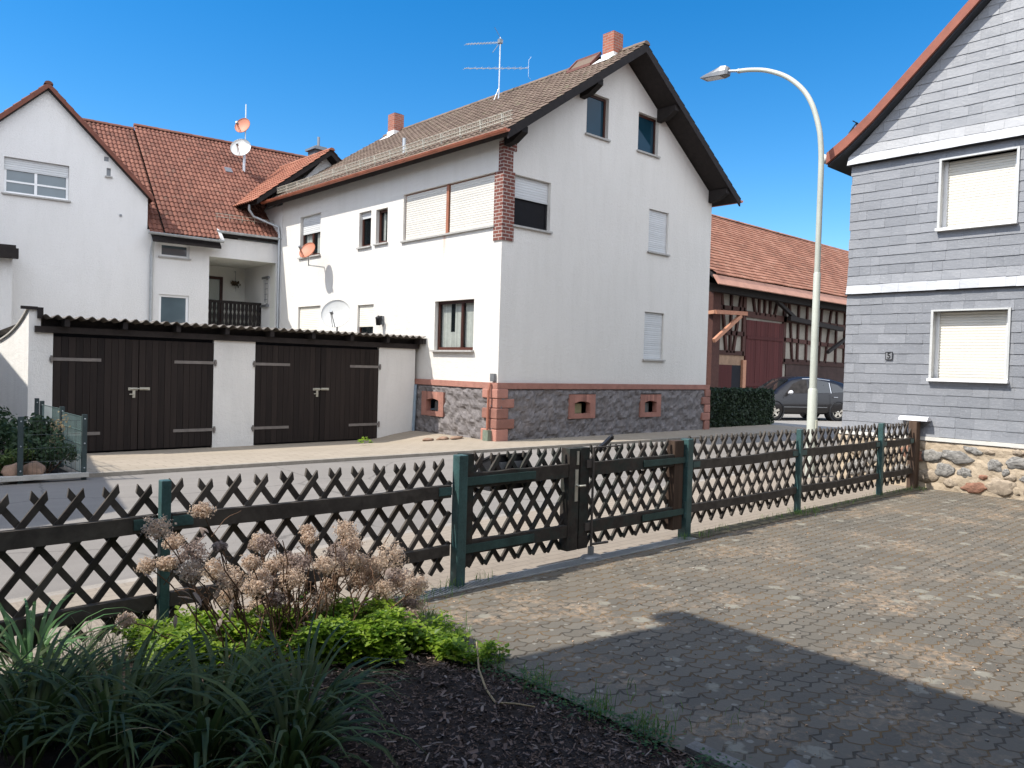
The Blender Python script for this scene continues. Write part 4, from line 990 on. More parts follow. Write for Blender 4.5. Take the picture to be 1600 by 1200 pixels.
def yagi(p, q, n, ln, extra):
    mb = MB(); p, q = Vector(p), Vector(q); mb.tube([p, q], 0.012, 6); d = (q - p).normalized(); sdv = d.cross(V3(0, 0, 1)).normalized()
    for k in range(n):
        c = p + (q - p) * (k + 0.2) / n; L = ln * (0.75 + 0.35 * k / n); mb.tube([c - sdv * L * .5 , c + sdv * L * .5], 0.006, 4)
    if extra:
        mb.tube([q + V3(0, 0, .26), q - V3(0, 0, 0.26)], 0.007, 4); mb.tube([q + V3(0.02, 0, .26), q + d * .1 + V3(0, 0, .34)], 0.006, 4); mb.tube([q - V3(0, 0, .26), q + d * .1 - V3(0, 0, .34)], 0.006, 4)
    return mb
yagi((13.95, 17.6, 10.80), (15.3, 17.6, 11.25), 12, 0.30, False).build('upper_yagi', STEELG, t)
yagi((13.92, 17.6, 10.11), (16.4, 17.6, 10.80), 10, 0.35, True).build('lower_yagi', STEELG, t)
mb = MB(); mb.tube([(15.32, 17.6, 11.28), (15.0, 17.6, 11.6)], 0.007, 5); mb.tube([(15.2, 17.6, 11.2), (14.95, 17.6, 10.85)], 0.009, 5); mb.box(15.17, 15.29, 17.55, 17.65, 11.2, 11.32); mb.build('amplifier_box', GREYM, t)
t = thing('hanging_basket', 'dark dried hanging basket on the white balcony back wall', 'hanging basket', tuple(PB(3.28, 4.3, -2.4)))
mb = MB(); c = PB(3.28, 4.32, -2.35)
for k in range(70):
    rn_ = random.Random(k); d = Vector((rn_.gauss(0, 1), rn_.gauss(0, 1), rn_.gauss(0, .6))).normalized() * rn_.uniform(.05, .16)
    s_ = Vector((rn_.gauss(0, 1), rn_.gauss(0, 1), rn_.gauss(0, 1))).normalized() * .05; u_ = d.cross(s_).normalized() * 0.03
    mb.quad(c + d - s_, c + d + u_, c + d + s_, c + d - u_)
mb.build('foliage', M('dry_basket_leaves', (0.10, 0.07, 0.045), .9, .5, 20, 0, 60, .6), t)
mb = MB(); mb.tube([c + V3(0, 0, -.05), c + V3(0, 0, .42)], 0.008, 5); mb.tube([c + V3(0.0, 0, .42), PB(3.28, 4.74, -2.5)], .01, 5); mb.tube([c + V3(0, 0, -.1), c + V3(0.02, 0, -.28)], 0.006, 4); mb.build('hanger', GREYM, t)

# ------------------------------------------------------------------ double garage
GV = 16.30; GB = -0.25
G_ = thing('double_garage', 'low white double garage with corrugated roof and dark board doors', 'garage', (7.4, GV, -0.18))
def PF(s, z, d): return Vector((s, GV - d, z))
for a, c in ((3.085, 3.46), (6.43, 7.33), (10.475, 11.55)):
    mb = MB(); mb.box(a, c, GV, GV + 0.3, GB, 2.066); mb.build('wall', WHITE3, G_)
mb = MB(); mb.box(11.35, 11.55, GV + 0.3, 22.0, GB, 1.9); mb.box(3.26, 11.35, 21.8, 22.0, GB, 1.8); mb.build('wall', WHITE3, G_)
mb = MB()    # left parapet wall with a curved top
n = 14; top = []
for k in range(n + 1):
    v = GV + 5.6 * k / n; f = k / n; top.append((v, 2.475 - 0.68 * (1 - math.exp(-3.2 * f)) / (1 - math.exp(-3.2))))
pts = [(3.07, GV - 0.002, GB)] + [(3.07, v, z) for v, z in top] + [(3.07, GV + 5.6, GB)]
mb.prism(pts[::-1], (0.19, 0, 0)); pw = mb.build('parapet_wall', WHITE3, G_)
mb = MB()
for (va, za), (vb, zb_) in zip(top[:-1], top[1:]): mb.prism([(3.03, va, za), (3.03, vb, zb_), (3.03, vb, zb_ + 0.03), (3.03, va, za + 0.03)], (0.27, 0, 0))
mb.build('coping', CONC, pw)
mb = MB(); mb.box(3.20, 3.29, GV - 0.05, GV + 0.1, 2.32, 2.52); mb.box(2.94, 3.20, GV - .05, GV + .02, 2.475, 2.53); mb.build('roof_edge_board', DWOOD, G_)
# corrugated roof
mb = MB(); tw = 0.19; ns = int((11.66 - 3.27) / tw); seg = 8; V = []; rows = [(GV - 0.32, 2.365), (GV + 2.0, 2.25), (GV + 5.8, 2.03)]
for v, z in rows:
    for i in range(ns * seg + 1):
        u = 3.27 + tw * i / seg; V.append((u, v, z + 0.03 * math.cos(2 * math.pi * i / seg)))
W = ns * seg + 1
mb.add(V, [(r * W + i, r * W + i + 1, (r + 1) * W + i + 1, (r + 1) * W + i) for r in range(2) for i in range(ns * seg)], 0, None, True)
mb.add([(x, y, z - 0.012) for x, y, z in V], [(r * W + i, (r + 1) * W + i, (r + 1) * W + i + 1, r * W + i + 1) for r in range(2) for i in range(ns * seg)], 0, None, True)
F0 = [V[i] for i in range(W)]; F1 = [(x, y, z - 0.012) for x, y, z in F0]
mb.add(F0 + F1, [(i, W + i, W + i + 1, i + 1) for i in range(W - 1)], 0)
cr = mb.build('corrugated_roof', PCORR, G_)
mb = MB(); mb.box(3.16, 11.62, GV - 0.06, GV + 0.14, 2.07, 2.185); mb.build('lintel_beam', DWOOD, G_)
mb = MB(); mb.box(3.30, 11.60, GV + 0.06, GV + 0.10, 2.187, 2.325); mb.build('eaves_board', DWOOD, G_)
for k in range(9):
    u = 3.59 + k * 0.99; mb = MB(); mb.box(u, u + 0.085, GV - 0.26, GV + 0.06, 2.19, 2.32); mb.build('rafter_end', DWOOD, G_)
mb = MB(); mb.box(11.56, 11.655, GV - 0.30, GV + 0.4, 2.19, 2.33); mb.build('verge_board', DWOOD, G_)
def leaf(s0, s1, hinge_left):
    mb = MB(); nb = 12; w_ = (s1 - s0) / nb
    for i in range(nb): pbox(mb, PF, s0 + i * w_ + 0.003, s0 + (i + 1) * w_ - 0.003, -0.145, 2.006, -0.06, 0.0 + random.uniform(-.002, .004))
    d = mb.build('garage_door', GDOOR, G_)
    for z in (1.59, 0.194):
        hb = MB(); hs, he = (s0 - 0.066, s0 + 0.80) if hinge_left else (s1 + 0.066, s1 - 0.80)
        a, b_ = min(hs, he), max(hs, he)
        pbox(hb, PF, a, b_, z - 0.03, z + 0.03, 0.005, 0.016); hp = s0 - 0.033 if hinge_left else s1 + 0.033
        hb.tube([PF(hp, z - 0.066, 0.022), PF(hp, z + 0.066, 0.022)], 0.022, 8)
        hb.build('strap_hinge', HINGE, d)
    return d
d1 = leaf(3.47, 4.945, True); d2 = leaf(4.955, 6.425, False); d3 = leaf(7.34, 8.90, True); d4 = leaf(8.91, 10.47, False)
for d, s in ((d1, 4.95), (d3, 8.91)):
    mb = MB(); pbox(mb, PF, s - 0.19, s - 0.02, 1.015, 1.07, 0.006, 0.02); pbox(mb, PF, s + 0.02, s + 0.21, 1.02, 1.075, 0.006, 0.02); mb.tube([PF(s - 0.16, 1.043, 0.03), PF(s + 0.17, 1.048, 0.03)], 0.013, 6)
    pbox(mb, PF, s - 0.11, s - 0.06, 0.87, 1.013, 0.006, 0.018); pbox(mb, PF, s - 0.17, s - 0.066, 0.93, 0.95, 0.02, 0.035); mb.build('bolt_latch', LATCHM, d)
mb = MB(); mb.box(3.46, 6.43, GV + .08, GV + .1, GB, 2.068); mb.build('door_backing', DARKIN, G_)
mb = MB(); mb.box(7.33, 10.475, GV + .08, GV + .1, GB, 2.068); mb.build('door_backing', DARKIN, G_)
t = thing('weathered_plank', 'tall blue grey plank standing between garage and rubble plinth', 'plank', (11.53, 16.25, -0.15))
mb = MB(); mb.bar((11.50, 16.24, -0.15), (11.56, 16.26, 1.17), 0.07, 0.03); mb.build('board', M('blue_grey_board', (0.20, 0.25, 0.30), .8, .2, 8), t)
# loose roof tiles by the wall
for k, (x, y, rz, lab) in enumerate(((10.5, 14.25, 0.2, 'short flat stone lying nearest the garage pillar'), (10.85, 14.15, -0.1, 'middle pale broken slab lying between two others'), (11.15, 14.05, 0.35, 'longest brown slab lying toward the rubble plinth'))):
    mb = MB(); mb.blob((x, y, drive_z(x, y) + 0.025), 0.17 if k < 2 else 0.26, 0.10, 0.045, 0, None, 2, 0.35, Matrix.Rotation(rz, 3, 'Z'), k)
    tag(mb.build('stone_slab', BOULD), lab, 'stone', 'loose slabs by the white house wall')
t = thing('weed', 'single small green weed growing before the right garage door', 'weed', (8.9, 14.3, -0.05))
mb = MB()
for k in range(26):
    rn_ = random.Random(k + 40); a = rn_.uniform(0, 6.28); h = rn_.uniform(.04, .2); d = V3(math.cos(a), math.sin(a), 0); p = V3(8.9, 14.3, h * .8 - .06) + d * rn_.uniform(0, .1); s_ = V3(-d.y, d.x, 0) * .025
    mb.quad(p, p + d * .04 + s_ + V3(0, 0, .02), p + d * .09, p + d * .04 - s_ + V3(0, 0, .02))
mb.build('leaves', LEAFG, t)

# ------------------------------------------------------------------ barn
BA = thing('timber_barn', 'long half timbered barn with sagging orange tile roof and red doors', 'barn', (35, 19.6, 0))
BV, BW0, BW1 = 18.6, 28.25, 62.0
def PT(s, z, d): return Vector((s, 19.6 - d, z))
mb = MB(); mb.box(BW0 + 1.4, BW1, 19.62, 28, -0.1, 5.6); mb.build('wall', INFILL, BA)
bp = (9.98 - 5.85) / (23.5 - BV); cb = 1 / math.sqrt(1 + bp * bp)
tl = tiled((BW0, 23.5, 9.98), (1, 0, 0), (0, -cb, -bp * cb), BW1 - BW0, (23.5 - BV) / cb, 0.30, 0.27, 0.0, 0.035, 'flat')
tl.v = [p + V3(0, 0, -0.10 * math.sin((p.x - BW0) / 7.5) * ((p.y - BV) / 5) + 0.03 * mnoise.noise(p * 0.5)) for p in tl.v]
rf = tl.build('roof', ROOFD, BA)
mb = MB(); mb.prism([(BW0 + .02, BV + .05, 5.80), (BW0 + .02, 23.5, 9.78), (BW0 + .02, 28.3, 5.8), (BW0 + .02, 28.3, 5.65), (BW0 + .02, 23.5, 9.6), (BW0 + .02, BV + .05, 5.65)], (BW1 - BW0 - .04, 0, 0)); mb.build('roof_deck', DWOOD, rf)
ridge_caps((BW0, 23.5, 9.95), (BW1, 23.5, 9.92), 0.13).build('ridge_caps', ROOFD, rf)
for a, c in ((BW0, 32.3), (32.31, 36.9), (36.91, 43.0), (43.01, BW1)):
    mb = MB(); mb.prism([(a, BV - 0.26, 5.40), (a, BV + 0.02, 5.80), (a, BV + 0.06, 5.77), (a, BV - 0.22, 5.37)], (c - a - .012, 0, 0)); mb.build('fascia_board', BEAMRED, BA)
mb = MB(); mb.box(BW0, BW1, BV + 0.25, BV + 0.55, 5.15, 5.48); mb.build('eaves_beam', DWOOD, BA)
mb = MB(); mb.box(29.35, 29.95, 19.3, 19.9, -.1, 5.5); mb.build('corner_post', TIMBER, BA)
mb = MB()
def tb(s0, z0, s1, z1, w_=0.16): mb.bar(PT(s0, z0, 0.03), PT(s1, z1, 0.03), 0.10, w_, (0, 0, 1) if abs(s1 - s0) > abs(z1 - z0) else (1, 0, 0))
# left panel
for z in (4.62, 3.5, 2.6): tb(29.9, z, 32.3, z, 0.2)
tb(32.3, 2.5, 32.3, 5.4, 0.24); tb(29.98, 2.5, 29.98, 5.4, 0.2)
tb(30.35, 5.4, 30.9, 2.6, .15); tb(31.2, 5.4, 31.2, 2.6, .14); tb(32.05, 5.4, 31.45, 2.6, .15)
# over the door and right panel
tb(32.3, 4.45, 43, 4.35, 0.28); tb(32.3, 5.38, 44, 5.3, 0.3); tb(35.95, 3.42, 43, 3.3, 0.2); tb(35.95, 2.35, 43, 2.3, 0.25); tb(36.0, 2.3, 36.0, 5.3, .25)
for a, c in ((33.0, 33.3), (33.6, 33.6), (34.1, 34.1), (34.6, 34.6), (35.3, 35.0)): tb(a, 5.3, c, 4.45, 0.13)
for a, c in ((36.4, 36.9), (37.4, 37.4), (38.3, 38.3), (39.9, 39.7), (41.0, 40.4), (41.6, 41.6), (42.6, 42.6)): tb(a, 5.3, a * .6 + c * .4, 4.4, 0.13); tb(a * .6 + c * .4, 4.3, c, 2.35, 0.13)
mb.build('timber_frame', TIMBER, BA)
mb = MB(); mb.bar((34.2, 19.1, 5.25), (36.9, 19.3, 4.35), .16, .16); mb.bar((35.8, 19.2, 4.45), (41.5, 19.2, 4.2), .18, .22); mb.bar((39.5, 19.0, 2.9), (42.4, 19.2, 3.9), .15, .15); mb.build('inner_brace', DWOOD, BA)
mb = MB(); mb.bar((29.0, 18.95, 4.29), (31.45, 18.95, 4.37), 0.16, 0.17); mb.bar((28.95, 18.95, 3.05), (31.0, 18.95, 4.25), 0.14, 0.16); mb.bar((29.0, 18.95, 4.29), (29.3, 19.5, 4.29), .15, .15); mb.build('roof_bracket', TIMBERL, BA)
mb = MB()
for i in range(16): pbox(mb, PT, 32.46 + i * 0.215, 32.46 + (i + 1) * 0.215 - .008, 0.0, 4.18, 0.0, 0.07 + random.uniform(0, .012))
pbox(mb, PT, 32.5, 35.85, 3.3, 3.45, .085, .12); pbox(mb, PT, 32.5, 35.85, 1.1, 1.25, .085, .12); d = mb.build('barn_door', REDDOOR, BA)
mb = MB(); pbox(mb, PT, 29.9, 32.4, 0, 2.5, 0.0, 0.03); mb.build('base_wall', M('sandy_base_wall', (0.25, 0.165, 0.11), .95, .3, 4, .3, 25), BA)
mb = MB(); pbox(mb, PT, 30.2, 31.3, 0, 2.05, 0.04, 0.1); mb.build('stable_door', REDDOOR, BA)
mb = MB(); pbox(mb, PT, 31.3, 32.1, 0, 2.05, 0.035, 0.06); mb.build('doorway', DARKIN, BA)
mb = MB(); pbox(mb, PT, 32.15, 32.42, 0, 2.3, .05, .16); mb.build('door_post', TIMBERL, BA)
mb = MB(); pbox(mb, PT, 36.3, 43.5, 0, 2.2, 0.0, 0.04); mb.build('lower_boarding', M('dark_red_boarding', (0.05, 0.03, 0.026), .9, .4, 3), BA)
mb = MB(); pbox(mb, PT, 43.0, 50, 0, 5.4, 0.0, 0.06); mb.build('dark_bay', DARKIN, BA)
t = thing('stone_gate_post', 'pale worn stone post at the right corner of the white house', 'post', (20.6, 15.2, 0))
mb = MB(); mb.blob((20.75, 15.1, 0.65), 0.16, 0.13, 0.85, 0, None, 2, .2, None, 9); mb.build('stone', CONC, t)

# ------------------------------------------------------------------ hedge
def leafcloud(n, sampler, size, seed, flat=0.0):
    rn_ = random.Random(seed); mb = MB()
    for _ in range(n):
        p, nr = sampler(rn_); d = Vector((rn_.gauss(0, 1), rn_.gauss(0, 1), rn_.gauss(0, 1))) * 0.8 + nr * 0.9
        d.normalize(); a = d.cross(Vector((rn_.gauss(0, 1), rn_.gauss(0, 1), rn_.gauss(0, 1)))).normalized(); b_ = d.cross(a); s_ = size * rn_.uniform(.6, 1.4)
        mb.quad(p - a * s_, p - b_ * s_ * .5, p + a * s_, p + b_ * s_ * .5, 0, rn_.random())
    return mb
t = thing('clipped_hedge', 'dark green clipped hedge in shade beside the white house', 'hedge', (22.2, 13.95, 0))
def hs(rn_):
    f = rn_.random()
    x, y, z = rn_.uniform(20.35, 24.25), rn_.uniform(13.45, 14.5), rn_.uniform(0.02, 1.16)
    j = mnoise.noise(Vector((x * 1.8, y * 2, z * 2.2))) * 0.06 + rn_.uniform(-.05, .02)
    if f < .5: return Vector((x, 13.45 - j, z)), V3(0, -1, 0)
    if f < .75: return Vector((x, y, 1.16 + j)), V3(0, 0, 1)
    if f < .87: return Vector((20.35 - j, y, z)), V3(-1, 0, 0)
    return Vector((24.25 + j, y, z)), V3(1, 0, 0)
leafcloud(9000, hs, 0.045, 4).build('foliage', HEDGE, t)
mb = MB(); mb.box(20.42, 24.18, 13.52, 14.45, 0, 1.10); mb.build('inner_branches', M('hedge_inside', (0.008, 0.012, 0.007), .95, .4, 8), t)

# ------------------------------------------------------------------ parked car
CR_ = thing('parked_car', 'dark grey estate suv parked before the barn with window down', 'car', (27.9, 14.9, -0.02))
fd = Vector((-0.893, 0.450, 0)).normalized(); lf = Vector((-fd.y, fd.x, 0)); mid = Vector((27.84, 14.18, -0.02)) - lf * 0.80
def CX(x, y, z): return mid + fd * x + lf * y + V3(0, 0, z)
CT = lambda p: CX(p.x, p.y, p.z)
# stations: x, half width, sill z, belt z, roof z, roof half width
ST = [(-2.33, .62, .55, .80, .86, .5), (-2.28, .80, .42, .93, 1.02, .66), (-2.1, .88, .34, 1.02, 1.22, .70), (-1.75, .92, .30, 1.04, 1.46, .66), (-1.2, .93, .27, 1.03, 1.585, .64), (-.5, .93, .26, 1.01, 1.645, .64), (.1, .93, .26, .99, 1.63, .63), (.55, .93, .26, .98, 1.52, .63), (1.05, .925, .26, .965, 1.22, .68), (1.35, .92, .27, .955, 1.03, .74), (1.8, .90, .30, .90, .955, .70), (2.15, .84, .36, .80, .86, .62), (2.33, .68, .42, .66, .72, .5)]
mb = MB(CT); rows = []
for (x, w_, zs_, zb_, zr, wr_) in ST:
    half = [(0, zs_ - .02), (w_ * .85, zs_ - .02), (w_ * .985, zs_ + .07), (w_, (zs_ + zb_) * .5), (w_ * .965, zb_), (wr_ + (w_ - wr_) * .22, zr - .06 if zr - zb_ > .12 else zb_ + (zr - zb_) * .6), (wr_ * .8, zr - .005), (0, zr + .012)]
    rows.append([(x, y, z) for y, z in half] + [(x, -y, z) for y, z in half[-2:0:-1]])
nn_ = len(rows[0])
for i in range(len(rows) - 1):
    for j in range(nn_):
        k = (j + 1) % nn_
        mb.add([rows[i][j], rows[i][k], rows[i + 1][k], rows[i + 1][j]], [(0, 3, 2, 1)], 0, .5, True)
mb.poly(rows[0]); mb.poly(rows[-1][::-1])
body = mb.build('body', CARP, CR_, True, True)
def sidepanel(name, pts, mat, off=0.012, par=None):   # pts (x,z) on the left flank, following the body tilt
    mb = MB(CT); q = []
    for x, z in pts:
        for a, b_ in zip(ST[:-1], ST[1:]):
            if a[0] <= x <= b_[0]:
                f = (x - a[0]) / (b_[0] - a[0]); w_, zs_, zb_, zr, wr_ = [a[k] + (b_[k] - a[k]) * f for k in (1, 2, 3, 4, 5)]
                if z <= zb_: y = w_ * (.985 + (0.015 if z < (zs_ + zb_) / 2 else 0)) if z < (zs_ + zb_) * .5 else w_ + (w_ * .965 - w_) * ((z - (zs_ + zb_) * .5) / ((zb_ - zs_) * .5))
                else: t_ = min(1, (z - zb_) / max(.01, zr - .06 - zb_)); y = w_ * .965 + (wr_ + (w_ - wr_) * .22 - w_ * .965) * t_
                q.append((x, y + off, z)); break
    mb.poly(q); return mb.build(name, mat, par or CR_)
sidepanel('rear_side_window', [(-1.72, 1.10), (-1.1, 1.06), (-1.1, 1.43), (-1.42, 1.36)], CARG)
sidepanel('rear_door_window', [(-1.02, 1.06), (-.16, 1.04), (-.16, 1.53), (-.6, 1.53), (-1.02, 1.46)], CARG)
sidepanel('front_door_window', [(-.06, 1.035), (.92, 1.01), (.55, 1.36), (.22, 1.50), (-.06, 1.53)], M('open_car_interior', (0.03, 0.026, 0.024), .8, .6, 7))
sidepanel('quarter_glass_trim', [(-1.06, 1.05), (-1.03, 1.05), (-1.03, 1.45), (-1.06, 1.44)], CHROME, 0.016)
sidepanel('door_trim', [(-.86, .50), (1.0, .50), (1.0, .53), (-.86, .53)], M('dull_car_trim', (0.16, 0.16, 0.16), .3, .1, 5), 0.018)
sidepanel('front_door_seam', [(-.12, .30), (-.105, .30), (-.105, 1.0), (-.12, 1.0)], BLACKP, 0.006); sidepanel('front_door_seam', [(1.0, .32), (1.015, .32), (1.015, .95), (1.0, .95)], BLACKP, 0.006)
sidepanel('rear_door_seam', [(-1.0, .62), (-.985, .6), (-.985, 1.0), (-1.0, 1.0)], BLACKP, 0.006)
sidepanel('roof_line_trim', [(-1.75, 1.385), (-1.1, 1.52), (-.5, 1.575), (.1, 1.56), (.1, 1.575), (-.5, 1.592), (-1.1, 1.535), (-1.75, 1.40)], CHROME, 0.0)
mb = MB(CT)   # windscreen, laid on the slope between roof and bonnet
mb.quad((1.33, .60, 1.055), (1.33, -.60, 1.055), (.56, -.52, 1.525), (.56, .52, 1.525)); mb.build('windscreen', CARG, CR_)
mb = MB(CT); mb.quad((-2.25, .5, 1.09), (-2.25, -.5, 1.09), (-1.8, -.5, 1.43), (-1.8, .5, 1.43)); mb.build('rear_window', CARG, CR_)
mb = MB(CT); mb.blob((.80, 1.04, 1.06), .07, .11, .075, 0, None, 2, .05, None, 3); mb.bar((.8, .9, 1.03), (.8, 1.0, 1.04), .05, .04); mb.build('door_mirror', PLAST, CR_)
for x in (-.28, -1.22): mb = MB(CT); mb.tube([(x - .09, .945, .90), (x + .09, .945, .90)], .014, 6); mb.build('door_handle', CHROME, CR_)
for sgn in (1, -1):
    mb = MB(CT); mb.blob((2.12, .64 * sgn, .74), .14, .16, .08, 0, None, 2, .03, None, 5); mb.build('headlight', LENS, CR_)
    mb = MB(CT); mb.blob((-2.22, .70 * sgn, .92), .07, .13, .10, 0, None, 2, .03, None, 6); mb.build('tail_light', M('tail_red', (0.35, 0.02, 0.02), .3, .1, 5), CR_)
for x in (1.375, -1.375):
    for sgn in (1, -1):
        mb = MB(CT); c = V3(x, .80 * sgn, .34)
        ar = MB(CT); ar.lathe(V3(x, .60 * sgn, .35), (0, sgn, 0), [(0, .40), (.337, .40), (.34, .36), (.2, .355)], 28); ar.build('wheel_arch', BLACKP, CR_)
        mb.lathe(c - V3(0, .10 * sgn, 0), (0, sgn, 0), [(0, .20), (0, .30), (.02, .335), (.17, .335), (.21, .315), (.215, .225), (.15, .215)], 28); wh = mb.build('wheel', TYRE, CR_)
        rm = MB(CT)
        rm.lathe(c + V3(0, .05 * sgn, 0), (0, sgn, 0), [(.03, .225), (.055, .215), (.05, .195), (.0, .19)], 28)
        for k in range(5):
            th = 2 * math.pi * k / 5 + .3; e = c + V3(math.cos(th) * .205, .10 * sgn, math.sin(th) * .205); i_ = c + V3(math.cos(th) * .02, .095 * sgn, math.sin(th) * .02)
            rm.bar(i_, e, .085, .03, (0, 1, 0))
        rm.lathe(c + V3(0, .08 * sgn, 0), (0, sgn, 0), [(0, .06), (.035, .05), (.04, 0)], 12)
        rm.build('rim', RIM, wh)
        bk = MB(CT); bk.lathe(c + V3(0, .02 * sgn, 0), (0, sgn, 0), [(0, 0.0), (0.001, .21)], 20); bk.build('brake_disc', BLACKP, wh)

# ------------------------------------------------------------------ slate house on the right
SLATE, nt_, b_s = newmat('grey_slate_shingles')
_P = coords(nt_); _f = math_(nt_, 'ADD', math_(nt_, 'ADD', math_(nt_, 'MULTIPLY', attr(nt_), 0.38), math_(nt_, 'MULTIPLY', noise(nt_, _P, 5, 4), 0.42)), math_(nt_, 'MULTIPLY', noise(nt_, coords(nt_, (1, 1, 2.5)), 22, 4, .7), 0.2))
_c = ramp(nt_, _f, [(0.15, (0.165, 0.172, 0.188)), (0.5, (0.20, 0.208, 0.225)), (0.85, (0.245, 0.252, 0.27))])
_c = mixc(nt_, ramp(nt_, noise(nt_, _P, 30, 5, .8), [(.56, 0.0), (.7, .5)]), _c, (0.42, 0.42, 0.43))
nt_.links.new(_c, b_s.inputs['Base Color']); b_s.inputs['Roughness'].default_value = 0.5; b_s.inputs['Specular IOR Level'].default_value = 0.5
bump(nt_, b_s, noise(nt_, coords(nt_, (1, 1, 1.5)), 18, 5, .7), 0.5, 0.01)
SU, SV0, SV1, SVC = 12.85, -2.07, 5.87, 1.90
def slate_variant(name, k):
    m = SLATE.copy(); m.name = name
    for n_ in m.node_tree.nodes:
        if n_.bl_idname == 'ShaderNodeValToRGB' and len(n_.color_ramp.elements) == 3:
            for e_ in n_.color_ramp.elements: e_.color = (min(.75, e_.color[0] * k), min(.75, e_.color[1] * k * .99), min(.75, e_.color[2] * k * .97), 1)
    return m
SLATEL = slate_variant('pale_gable_slate', 1.18); SLATEW = slate_variant('painted_sun_slate_course', 1.85)  # SLATEW paints the sunlight caught by the flared courses into their colour
S_ = thing('slate_house', 'house clad in grey slate shingles with rough stone base and red verge', 'house', (SU, SVC, 0))
def PS(s, z, d): return Vector((SU - d, s, z))
sw_ = [(3.48, 4.50, 3.97, 5.0), (3.51, 4.535, 1.69, 2.71)]
def vz(v): return 9.36 - 0.962 * abs(v - SVC)      # top line of the roof
mb = MB()
wall_face(mb, PS, SV0, SV1, 0.77, 5.15, sw_, 0.2, 0)
mb.poly([PS(SV0, 5.15, 0), PS(SV1, 5.15, 0), PS(SVC, 8.95, 0)])
mb.quad((SU, SV1, 0), (22, SV1, 0), (22, SV1, 5.15), (SU, SV1, 5.15)); mb.quad((SU, SV0, 0), (22, SV0, 0), (22, SV0, 5.15), (SU, SV0, 5.15))
mb.build('wall', SLATE_SEAM, S_)
mb = MB(); rn_ = random.Random(11)
def slates(z0, z1, pitch, flare, cut=False, s_a=SV0, s_b=SV1, mi=0, m0=0):
    n = round((z1 - z0) / pitch); p = (z1 - z0) / n
    for r in range(n):
        za, zb = z0 + r * p, z0 + (r + 1) * p
        fl = flare * max(0, 1 - r / 1.6) ; fl2 = flare * max(0, 1 - (r + 1) / 1.6)
        s = s_a - rn_.random() * .3
        while s < s_b:
            wd_ = rn_.choice((.14, .18, .22, .26, .34, .42)) ; e = min(s + wd_, s_b + .012); a = max(s, s_a)
            s += wd_
            if e - a < .02: continue
            cs, cz = (a + e) / 2, (za + zb) / 2
            rr = rn_.random()
            def put(a, e, za, zb):
                j0, j1 = 0.012 + rn_.random() * .007, 0.012 + rn_.random() * .007; zl = za - rn_.random() * .006
                mk = m0 if r == 0 else mi; q = [PS(a, zl, j0 + fl), PS(e - .0015, zl + rn_.uniform(-.003, .003), j1 + fl), PS(e - .0015, zb + .004, .006 + fl2), PS(a, zb + .004, .006 + fl2)]
                if cut:
                    t = MB(); t.poly(q, mk, rr); t.poly([PS(a, zl, -.0), PS(e - .0015, zl, 0), q[1], q[0]], mk, rr)
                    t.bisect(PS(SVC, 9.36 - .2, 0), V3(0, .962, 1)); t.bisect(PS(SVC, 9.36 - .2, 0), V3(0, -.962, 1))
                    b0 = len(mb.v); mb.v += t.v; mb.f += [[b0 + i for i in f] for f in t.f]; mb.m += t.m; mb.r += t.r; mb.sm += t.sm
                else:
                    mb.poly(q, mk, rr); mb.poly([PS(a, zl, 0), PS(e - .0015, zl, 0), q[1], q[0]], mk, rr)
                    mb.poly([PS(a, zl, 0), q[0], q[3], PS(a, zb, 0)], mk, rr)
            segs = [(a, e, za, zb)]
            for (h0_, h1_, l0, l1) in sw_:
                out = []
                for (a_, e_, x_, y_) in segs:
                    if x_ >= l1 or y_ <= l0 or a_ >= h1_ or e_ <= h0_: out.append((a_, e_, x_, y_)); continue
                    if a_ < h0_: out.append((a_, h0_, x_, y_))
                    if e_ > h1_: out.append((h1_, e_, x_, y_))
                    if x_ < l0: out.append((max(a_, h0_), min(e_, h1_), x_, l0))
                    if y_ > l1: out.append((max(a_, h0_), min(e_, h1_), l1, y_))
                segs = out
            for q in segs: put(*q)
slates(0.80, 3.02, 0.155, 0.02); slates(3.04, 5.14, 0.155, 0.05, m0=2); slates(5.16, 9.0, 0.155, 0.09, True, SV0 - .05, SV1 + .04, 1, 2)
mb.build('slate_cladding', [SLATE, SLATEL, SLATEW], S_)
mb = MB(); pbox(mb, PS, SV0, SV1 + .03, 5.145, 5.16, 0, .09); pbox(mb, PS, SV0, SV1 + .03, 3.025, 3.04, 0, .05); mb.build('flare_underside', SLATE_SEAM, S_)
# window surrounds with full shutters
for (a, c, lo, hi), lab in zip(sw_, ('upper window closed with ivory shutter', 'lower window closed with ivory shutter')):
    fr = MB()
    pbox(fr, PS, a - .022, a + .012, lo, hi + .025, -.16, .035); pbox(fr, PS, c - .012, c + .022, lo, hi + .025, -.16, .035); pbox(fr, PS, a + .012, c - .012, hi, hi + .025, -.16, .04)
    w = fr.build('window', M('grey_aluminium_surround', (0.55, 0.55, 0.53), .4, .1, 4, 0, 60, 0, .2, .5), S_); w['label'] = lab
    mb = MB(); pbox(mb, PS, a - .03, c + .03, lo - .045, lo - .002, -.1, .09); mb.build('sill', FRW, w)
    for sa, sb in ((a + .012, a + .06), (c - .06, c - .012)): mb = MB(); pbox(mb, PS, sa, sb, lo, hi, -.15, -.10); mb.build('shutter_rail', FRW, w)
    slat_shutter(PS, a + .06, c - .06, lo + .02, hi, -.135, 0.042).build('shutter', SHUTW, w)
